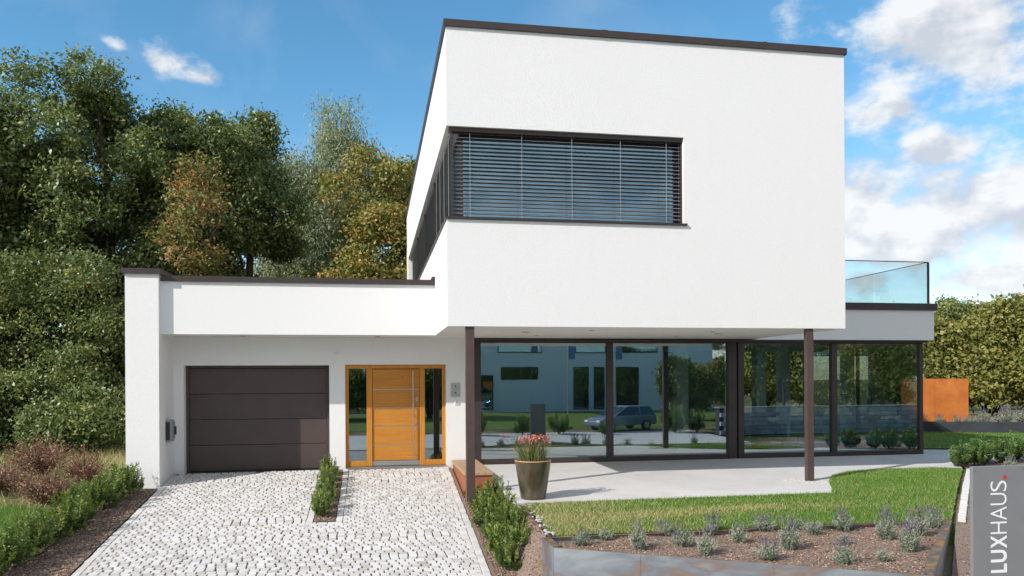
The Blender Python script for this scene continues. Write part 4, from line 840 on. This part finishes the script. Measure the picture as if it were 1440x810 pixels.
# white pebbles between yews and lawn, gravel round the columns
def pebbles(n, fx, label, s0, s1, seed, group):
    r = np.random.default_rng(seed); pv = []
    for k in range(4):
        mb = MB(); prof = [(.001, -.35), (.35, -.28), (.5, 0), (.33, .28), (.001, .36)]; mb.lathe((0, 0, 0), prof, 7); mb.v = [tuple(np.array(p) * (1 + r.normal(0, .12, 3))) for p in mb.v]; me = mb.mesh('pebble'); me.materials.append(MT['pebble']); pv.append(me)
    for i in range(n):
        x, y, z = fx(r); o = link('pebble', pv[i % 4]); s = r.uniform(s0, s1); o.scale = (s, s * r.uniform(.7, 1.2), s * .75); o.location = (x, y, z + s * .2); o.rotation_euler = (r.normal(0, .3), r.normal(0, .3), r.uniform(0, 6)); tag(o, label, 'pebble', group)
def f1(r): y = r.uniform(10.5, 12.1); x = 2.36 + r.normal(0, .04); return x, y, g1(x, y) - .005
pebbles(26, f1, 'white pebble between the yew row and the lawn', .045, .085, 5, 'white pebbles beside the yews')
tag(chips('gravel', [(7.55, 13.3), (7.75, 13.05), (8.1, 13.1), (8.35, 13.4), (8.3, 13.75), (7.8, 13.85), (7.5, 13.6)], 1600, tz, .012, .006, .016, MT['granite_sett'], 6), 'fine pale gravel around the foot of the right-hand column')
# the upright sign
sx, sy = at_px(1367, 7.4); sw = .56; szt = 1.87 - 7.4 * (652 + 8.1 - 535.6) / FPX
sg = empty('sign_board', (sx, sy, g1(sx, sy)), 'upright grey metal sign board reading LUXHAUS with a red dot', 'sign')
part('board', [(sx, sx + sw, sy, sy + .04, g1(sx, sy) - .15, szt)], 'sign_metal', sg, .003)
for x in (sx + .02, sx + sw - .02): mb = MB(); mb.tube([(x, sy - .004, szt - .03), (x, sy - .0005, szt - .03)], .007, 10); mb.build('screw', MT['steel'], sg)
px_m = 7.4 / FPX
def letter(ch, off, x_base, z, cap, width=None):               # one letter standing on its side, foot towards +X
    cu = bpy.data.curves.new('letter', 'FONT'); cu.body = ch; cu.size = 1.0; cu.offset = off; tmp = bpy.data.objects.new('letter', cu); COL.objects.link(tmp)
    me = bpy.data.meshes.new_from_object(tmp.evaluated_get(bpy.context.evaluated_depsgraph_get())); bpy.data.objects.remove(tmp)
    P_ = np.array([v_.co[:] for v_ in me.vertices]); lo, hi = P_.min(0), P_.max(0); ky = cap / (hi[1] - lo[1]); kx = width / (hi[0] - lo[0])
    for v_, p in zip(me.vertices, P_): v_.co = (x_base - (p[1] - lo[1]) * ky - sx, -.0025, z + (p[0] - lo[0]) * kx - sg.location.z)
    me.materials.append(MT['white_paint']); me.name = 'letter'; o = link('letter', me, sg); return z + width
z = szt - (803 - 652) * px_m; xb = sx + (1421 - 1367) * px_m; cap_h = 26 * px_m
for ch, wd, off in (('L', .085, .028), ('U', .118, .028), ('X', .122, .028), ('H', .115, -.008), ('A', .128, -.008), ('U', .115, -.008), ('S', .10, -.008)):
    z = letter(ch, off, xb, z, cap_h, wd) + .0145
part('red_dot', [(xb - .034, xb, sy - .004, sy - .001, z + .002, z + .036)], 'red_paint', sg)

# ------------------------------------------------------------------ inside the glazed room
bc = empty('butterfly_chair', (12.3, 18.35, .06), 'brown leather butterfly chair with thin metal frame behind the glass', 'chair', None, R(205))
def rods(pairs, rad=.011):
    mb = MB()
    for p in pairs: mb.tube([(a + bc.location.x, b + bc.location.y, c + bc.location.z) for a, b, c in p], rad, 6)
    return mb
rods([[(-.34, .38, .95), (.30, -.30, .0), (.42, -.36, .02)], [(.34, .38, .95), (-.30, -.30, .0), (-.42, -.36, .02)], [(-.36, -.40, .58), (.32, .34, .0)], [(.36, -.40, .58), (-.32, .34, .0)]]).build('frame', MT['dark_metal'], bc)
mb = MB(); n = 12; vs = []
for j in range(n + 1):
    t = j / n; w = .34 + .03 * math.cos(t * 6.28); y0 = -.42 + .82 * t; z0 = .56 - .9 * t * (1 - t) * 1.3 + .40 * t ** 1.5
    for i in range(7): u = i / 6 * 2 - 1; vs.append((u * w + bc.location.x, y0 + bc.location.y, z0 - .12 * (1 - u * u) * (1 - .5 * t) + bc.location.z))
mb.add(vs, [(j * 7 + i, j * 7 + i + 1, (j + 1) * 7 + i + 1, (j + 1) * 7 + i) for j in range(n) for i in range(6)], True)
so = mb.build('sling', MT['leather'], bc); so.modifiers.new('thick', 'SOLIDIFY').thickness = .012
sofa = empty('sofa', (9.9, 20.2, .06), 'grey upholstered sofa inside the glazed room', 'sofa')
part('seat', [(8.9, 10.9, 19.8, 20.5, .2, .48)], 'fabric_grey', sofa, .05); part('backrest', [(8.9, 10.9, 20.5, 20.75, .2, .86)], 'fabric_grey', sofa, .05)
for a in (8.7, 10.9): part('armrest', [(a + .002, a + .198, 19.8, 20.75, .2, .66)], 'fabric_grey', sofa, .04)
for x in (8.8, 11.0):
    for y in (19.9, 20.65): part('leg', [(x - .025, x + .025, y - .025, y + .025, .06, .2)], 'dark_metal', sofa)
fp = empty('fireplace', (9.9, 19.0, .06), 'black fire bowl under a white flue inside the glazed room', 'fireplace')
part('flue', [(9.78, 10.05, 19.0, 19.27, 1.0, 2.735)], 'white_paint', fp, .01); part('hearth', [(9.5, 10.35, 18.85, 19.42, .93, .999)], 'dark_metal', fp, .01); part('foot', [(9.75, 10.1, 19.0, 19.27, .06, .93)], 'dark_metal', fp, .01)
pl = empty('pendant_lamp', (11.7, 20.0, 1.95), 'small brass pendant lamp hanging inside the glazed room', 'lamp')
mb = MB(); mb.lathe((11.7, 20.0, 1.95), [(.10, 0), (.105, .12), (.03, .17), (.005, .18)], 18); mb.build('lamp_shade', MT['brass'], pl); mb = MB(); mb.tube([(11.7, 20, 2.12), (11.7, 20, 2.72)], .005, 6); mb.build('cable', MT['dark_metal'], pl)
st_ = empty('side_table', (11.35, 19.4, .06), 'small dark round side table beside the butterfly chair', 'table')
mb = MB(); mb.lathe((11.35, 19.4, .06), [(.001, .50), (.26, .50), (.26, .53), (.001, .53)], 24); mb.build('table_top', MT['dark_metal'], st_)
for a in (.3, 2.4, 4.5): mb = MB(); mb.tube([(11.35 + .2 * math.cos(a), 19.4 + .2 * math.sin(a), .06), (11.35 + .1 * math.cos(a), 19.4 + .1 * math.sin(a), .56)], .012, 6); mb.build('leg', MT['dark_metal'], st_)

# ------------------------------------------------------------------ across the street (seen mirrored in the glass)
def opp_house(x0, x1, y0, y1, zt, label, wins):
    z0 = g1((x0 + x1) / 2, y1) - .1; h = empty('opposite_house', ((x0 + x1) / 2, y1, z0), label, 'house')
    part('wall', [(x0, x1, y0, y1, z0, zt)], WR, h); part('roof', [(x0 - .3, x1 + .3, y0 - .3, y1 + .3, zt, zt + .2)], 'roof_dark', h)
    for a, b, c, d_ in wins:
        w = part('window', [(a, b, y1 + .003, y1 + .06, c, d_)], 'dark_metal', h); part('window_pane', [(a + .08, b - .08, y1 + .061, y1 + .07, c + .08, d_ - .08)], 'upper_glass', w)
opp_house(8.8, 31.5, -46, -35.5, 6.6, 'white house across the street mirrored in the glazing', [(11.3, 14.7, 2.0, 3.1), (9.4, 10.6, -.7, 2.4), (18.0, 19.4, -.75, 3.1), (19.9, 20.9, -.75, 3.1), (22.0, 24.2, -.75, 3.1), (27.0, 30.0, .6, 2.2), (11, 15.0, 4.4, 5.6), (18, 21, 4.4, 5.6), (22.5, 26, 4.4, 5.6)])
opp_house(-24, -8, -50, -40, 6.0, 'second white house across the street farther along', [(-22.5, -20, .2, 2.3), (-16, -13, .2, 2.3), (-22.5, -20, 3.6, 5.2), (-16, -13, 3.6, 5.2)])
def parked_car(x, y, rz, label):
    z = g1(x, y); e = empty('parked_car', (x, y, z), label, 'car', None, rz)
    prof = [(-2.2, .35), (-2.24, .62), (-2.1, .86), (-1.95, 1.05), (-.9, 1.02) , (-.95, 1.0), (.85, .93), (1.75, .80), (2.18, .62), (2.22, .35)]
    prof = [(-2.2, .32), (-2.26, .6), (-2.18, .95), (.85, .95), (1.8, .82), (2.2, .62), (2.24, .32)]
    mb = MB(); mb.extrude([(x + a, z + b) for a, b in prof], 'y', y - .86, y + .86); mb.build('body', MT['car_paint'], e, .06)
    cab = [(-2.1, .95), (-1.85, 1.46), (-.2, 1.5), (.1, 1.44), (.95, .95)]; mb = MB(); n = len(cab)
    vs = [(x + a, y - (.82 if b < 1 else .62), z + b - .002) for a, b in cab] + [(x + a, y + (.82 if b < 1 else .62), z + b - .002) for a, b in cab]
    mb.add(vs, [tuple(range(n)), tuple(range(n, 2 * n))[::-1]] + [(i, n + i, n + (i + 1) % n, (i + 1) % n) for i in range(n)]); mb.build('cabin_glass', MT['car_glass'], e)
    mb = MB(); mb.prism([(x - 1.86, y - .63), (x - .12, y - .63), (x - .12, y + .63), (x - 1.86, y + .63)], z + 1.455, z + 1.52); mb.build('roof', MT['car_paint'], e, .02)
    for sgn in (-1, 1):
        mb = MB()
        for a, b in (((-2.12, .95), (-1.86, 1.47)), ((-.98, .95), (-.95, 1.49)), ((.98, .95), (.08, 1.46))): mb.tube([(x + a[0], y + sgn * .83, z + a[1]), (x + b[0], y + sgn * .635, z + b[1])], .035, 6)
        mb.build('window_pillars', MT['car_paint'], e)
    for sx_ in (-1.4, 1.38):
        for sy_ in (-.80, .80):
            mb = MB(); mb.tube([(x + sx_, y + sy_ - .1, z + .32), (x + sx_, y + sy_ + .1, z + .32)], .32, 22); w = mb.build('wheel', MT['black_rubber'], e)
            mb = MB(); mb.tube([(x + sx_, y + sy_ - .104, z + .32), (x + sx_, y + sy_ + .104, z + .32)], .2, 16); mb.build('rim', MT['steel'], w)
    for sy_ in (-.62, .62): part('headlight', [(x + 2.1, x + 2.235, y + sy_ - .18, y + sy_ + .18, z + .55, z + .68)], 'white_paint', e, .02)
    return e
parked_car(15.4, -13.6, math.pi - .35, 'silver estate car parked across the street mirrored in the glazing')
for x in (15.6, 19.6):
    fpz = g1(x, -28); f_ = empty('flag_pole', (x, -28, fpz), 'tall grey flagpole with a blue banner across the street', 'flagpole', 'flagpoles across the street')
    mb = MB(); mb.tube([(x, -28, fpz - .3), (x, -28, 7)], [.06, .04], 10); mb.build('pole', MT['steel'], f_); part('banner', [(x + .06, x + .6, -28.01, -27.99, 3.6, 6.8)], 'flag_blue', f_)
# block wall across the street
bw = empty('block_wall', (27, -8.8, -1.4), 'grey split-stone retaining wall across the street mirrored in the right panes', 'wall')
bme = [stone_mesh('block', .49, .24, .3, t_, MT['wall_block']) for t_ in (.1, .35, .6, .85)]
part('core', [(20.0, 35, -9.6, -9.1, -1.6, .18)], 'anthracite_wall', bw); part('coping', [(19.9, 35.4, -9.65, -8.86, .19, .26)], 'wall_block', bw)
for rw in range(6):
    for k in range(30):
        o = link('block', bme[int(rng.integers(4))], bw); o.location = (20.25 + k * .5 + (rw % 2) * .25 - 27, -8.9 + 8.8 + rng.normal(0, .012), -1.38 + rw * .26 + .13 + 1.4); o.rotation_euler = (R(-90), 0, 0)
STREET = dict(nl=18, lobe=.38, ncl=26, nleaf=36, clr=.42, leaf=.2)
for x, y, H, rx, mt, sd, lab in ((19.4, -14.2, 5.0, 1.1, 'oak_leaf_light', 201, 'round-headed street tree mirrored beside the parked car'), (25.4, -15, 6.5, 1.7, 'oak_leaf_light', 202, 'street tree behind the block wall mirrored in the right panes'), (29, -18, 7, 2.2, 'oak_leaf_light', 203, 'larger green tree behind the block wall'), (34, -15, 7.5, 2.8, 'hazel_leaf', 204, 'pale green tree at the far end of the block wall'), (42, -18, 9, 3.4, 'oak_leaf', 205, 'dark tree beyond the far end of the block wall'), (2, -30, 8, 2.6, 'oak_leaf', 206, 'dark tree between the two opposite houses'), (-30, -30, 11, 3.6, 'oak_leaf', 207, 'tall dark tree beyond the second opposite house'),
        (38, -40, 11, 4.0, 'oak_leaf', 208, 'broad dark tree beside the first opposite house'), (47, -36, 12, 4.5, 'oak_leaf', 209, 'high dark tree at the bend of the street'), (56, -32, 12, 4.5, 'oak_leaf', 210, 'outermost dark tree at the bend of the street')):
    tree('street_tree', lab, 'tree', x, y, H, (rx, rx, H * .34), H * .66, mt, sd, 'trees across the street', trunk=.14, tone=.12, **STREET)
proto_ = [o for o in COL.objects if o.name.startswith('street_tree')]
for k in range(14):
    c = copy_tree(proto_[k % len(proto_)]); x, y = -45 + k * 9.5 + rng.normal(0, 1.5), -62 + rng.normal(0, 3); c.name = 'far_tree'; c.location = (x, y, -1.0); sc_ = rng.uniform(1.1, 1.5) * 9 / max(4, c.children[0].dimensions.z * 1.4); c.scale = (sc_, sc_, sc_); c.rotation_euler = (0, 0, k)
    tag(c, 'tree in the row closing the view far behind the opposite houses', 'tree', 'far row of trees behind the opposite houses')
proto_ = [o for o in COL.objects if o.name.startswith('hazel_bush')]
for k in range(15):
    c = copy_tree(proto_[k % len(proto_)]); x, y = (23 + k * 3.7, -21 - 1.2 * (k % 3)) if k < 11 else (-6.5 + (k - 11) * 3.6, -27 - .8 * (k % 2)); c.name = 'street_hazel'; c.location = (x, y, g1(x, y) - .1); c.rotation_euler = (0, 0, k * 1.3)
    tag(c, ('leafy hazel in the hedge behind the block wall across the street', 'leafy hazel beside the opposite houses mirrored in the entrance sidelights')[k > 10], 'shrub', ('hazel hedge behind the block wall', 'hazels beside the opposite houses')[k > 10])
for k, (x, y, s) in enumerate(((18.3, -11.8, 2.0), (19.6, -11.6, 1.6), (11.0, -11.9, 1.5), (6, -12.0, 1.7), (8.8, -12.2, 1.3), (20.6, -7.9, 1.2), (13.6, -11.0, 1.0))):
    place_shrub('street_shrub', YEW[k % 4], x, y, g1(x, y) - .05, s * 1.5, k, 'rounded evergreen shrub on the verge across the street', 'shrub', 'shrubs on the opposite verge')
sheet('lawn', [(-40, -35), (60, -35), (60, -16), (-40, -16)], -.03, MT['lawn_soil'], 3)
sheet('bounce_forecourt', [(-30, -13), (19.9, -13), (19.9, -5), (-30, -5)], -.028, MT['terrace_concrete'], 2)  # pale paving added across the street to bounce light at the house
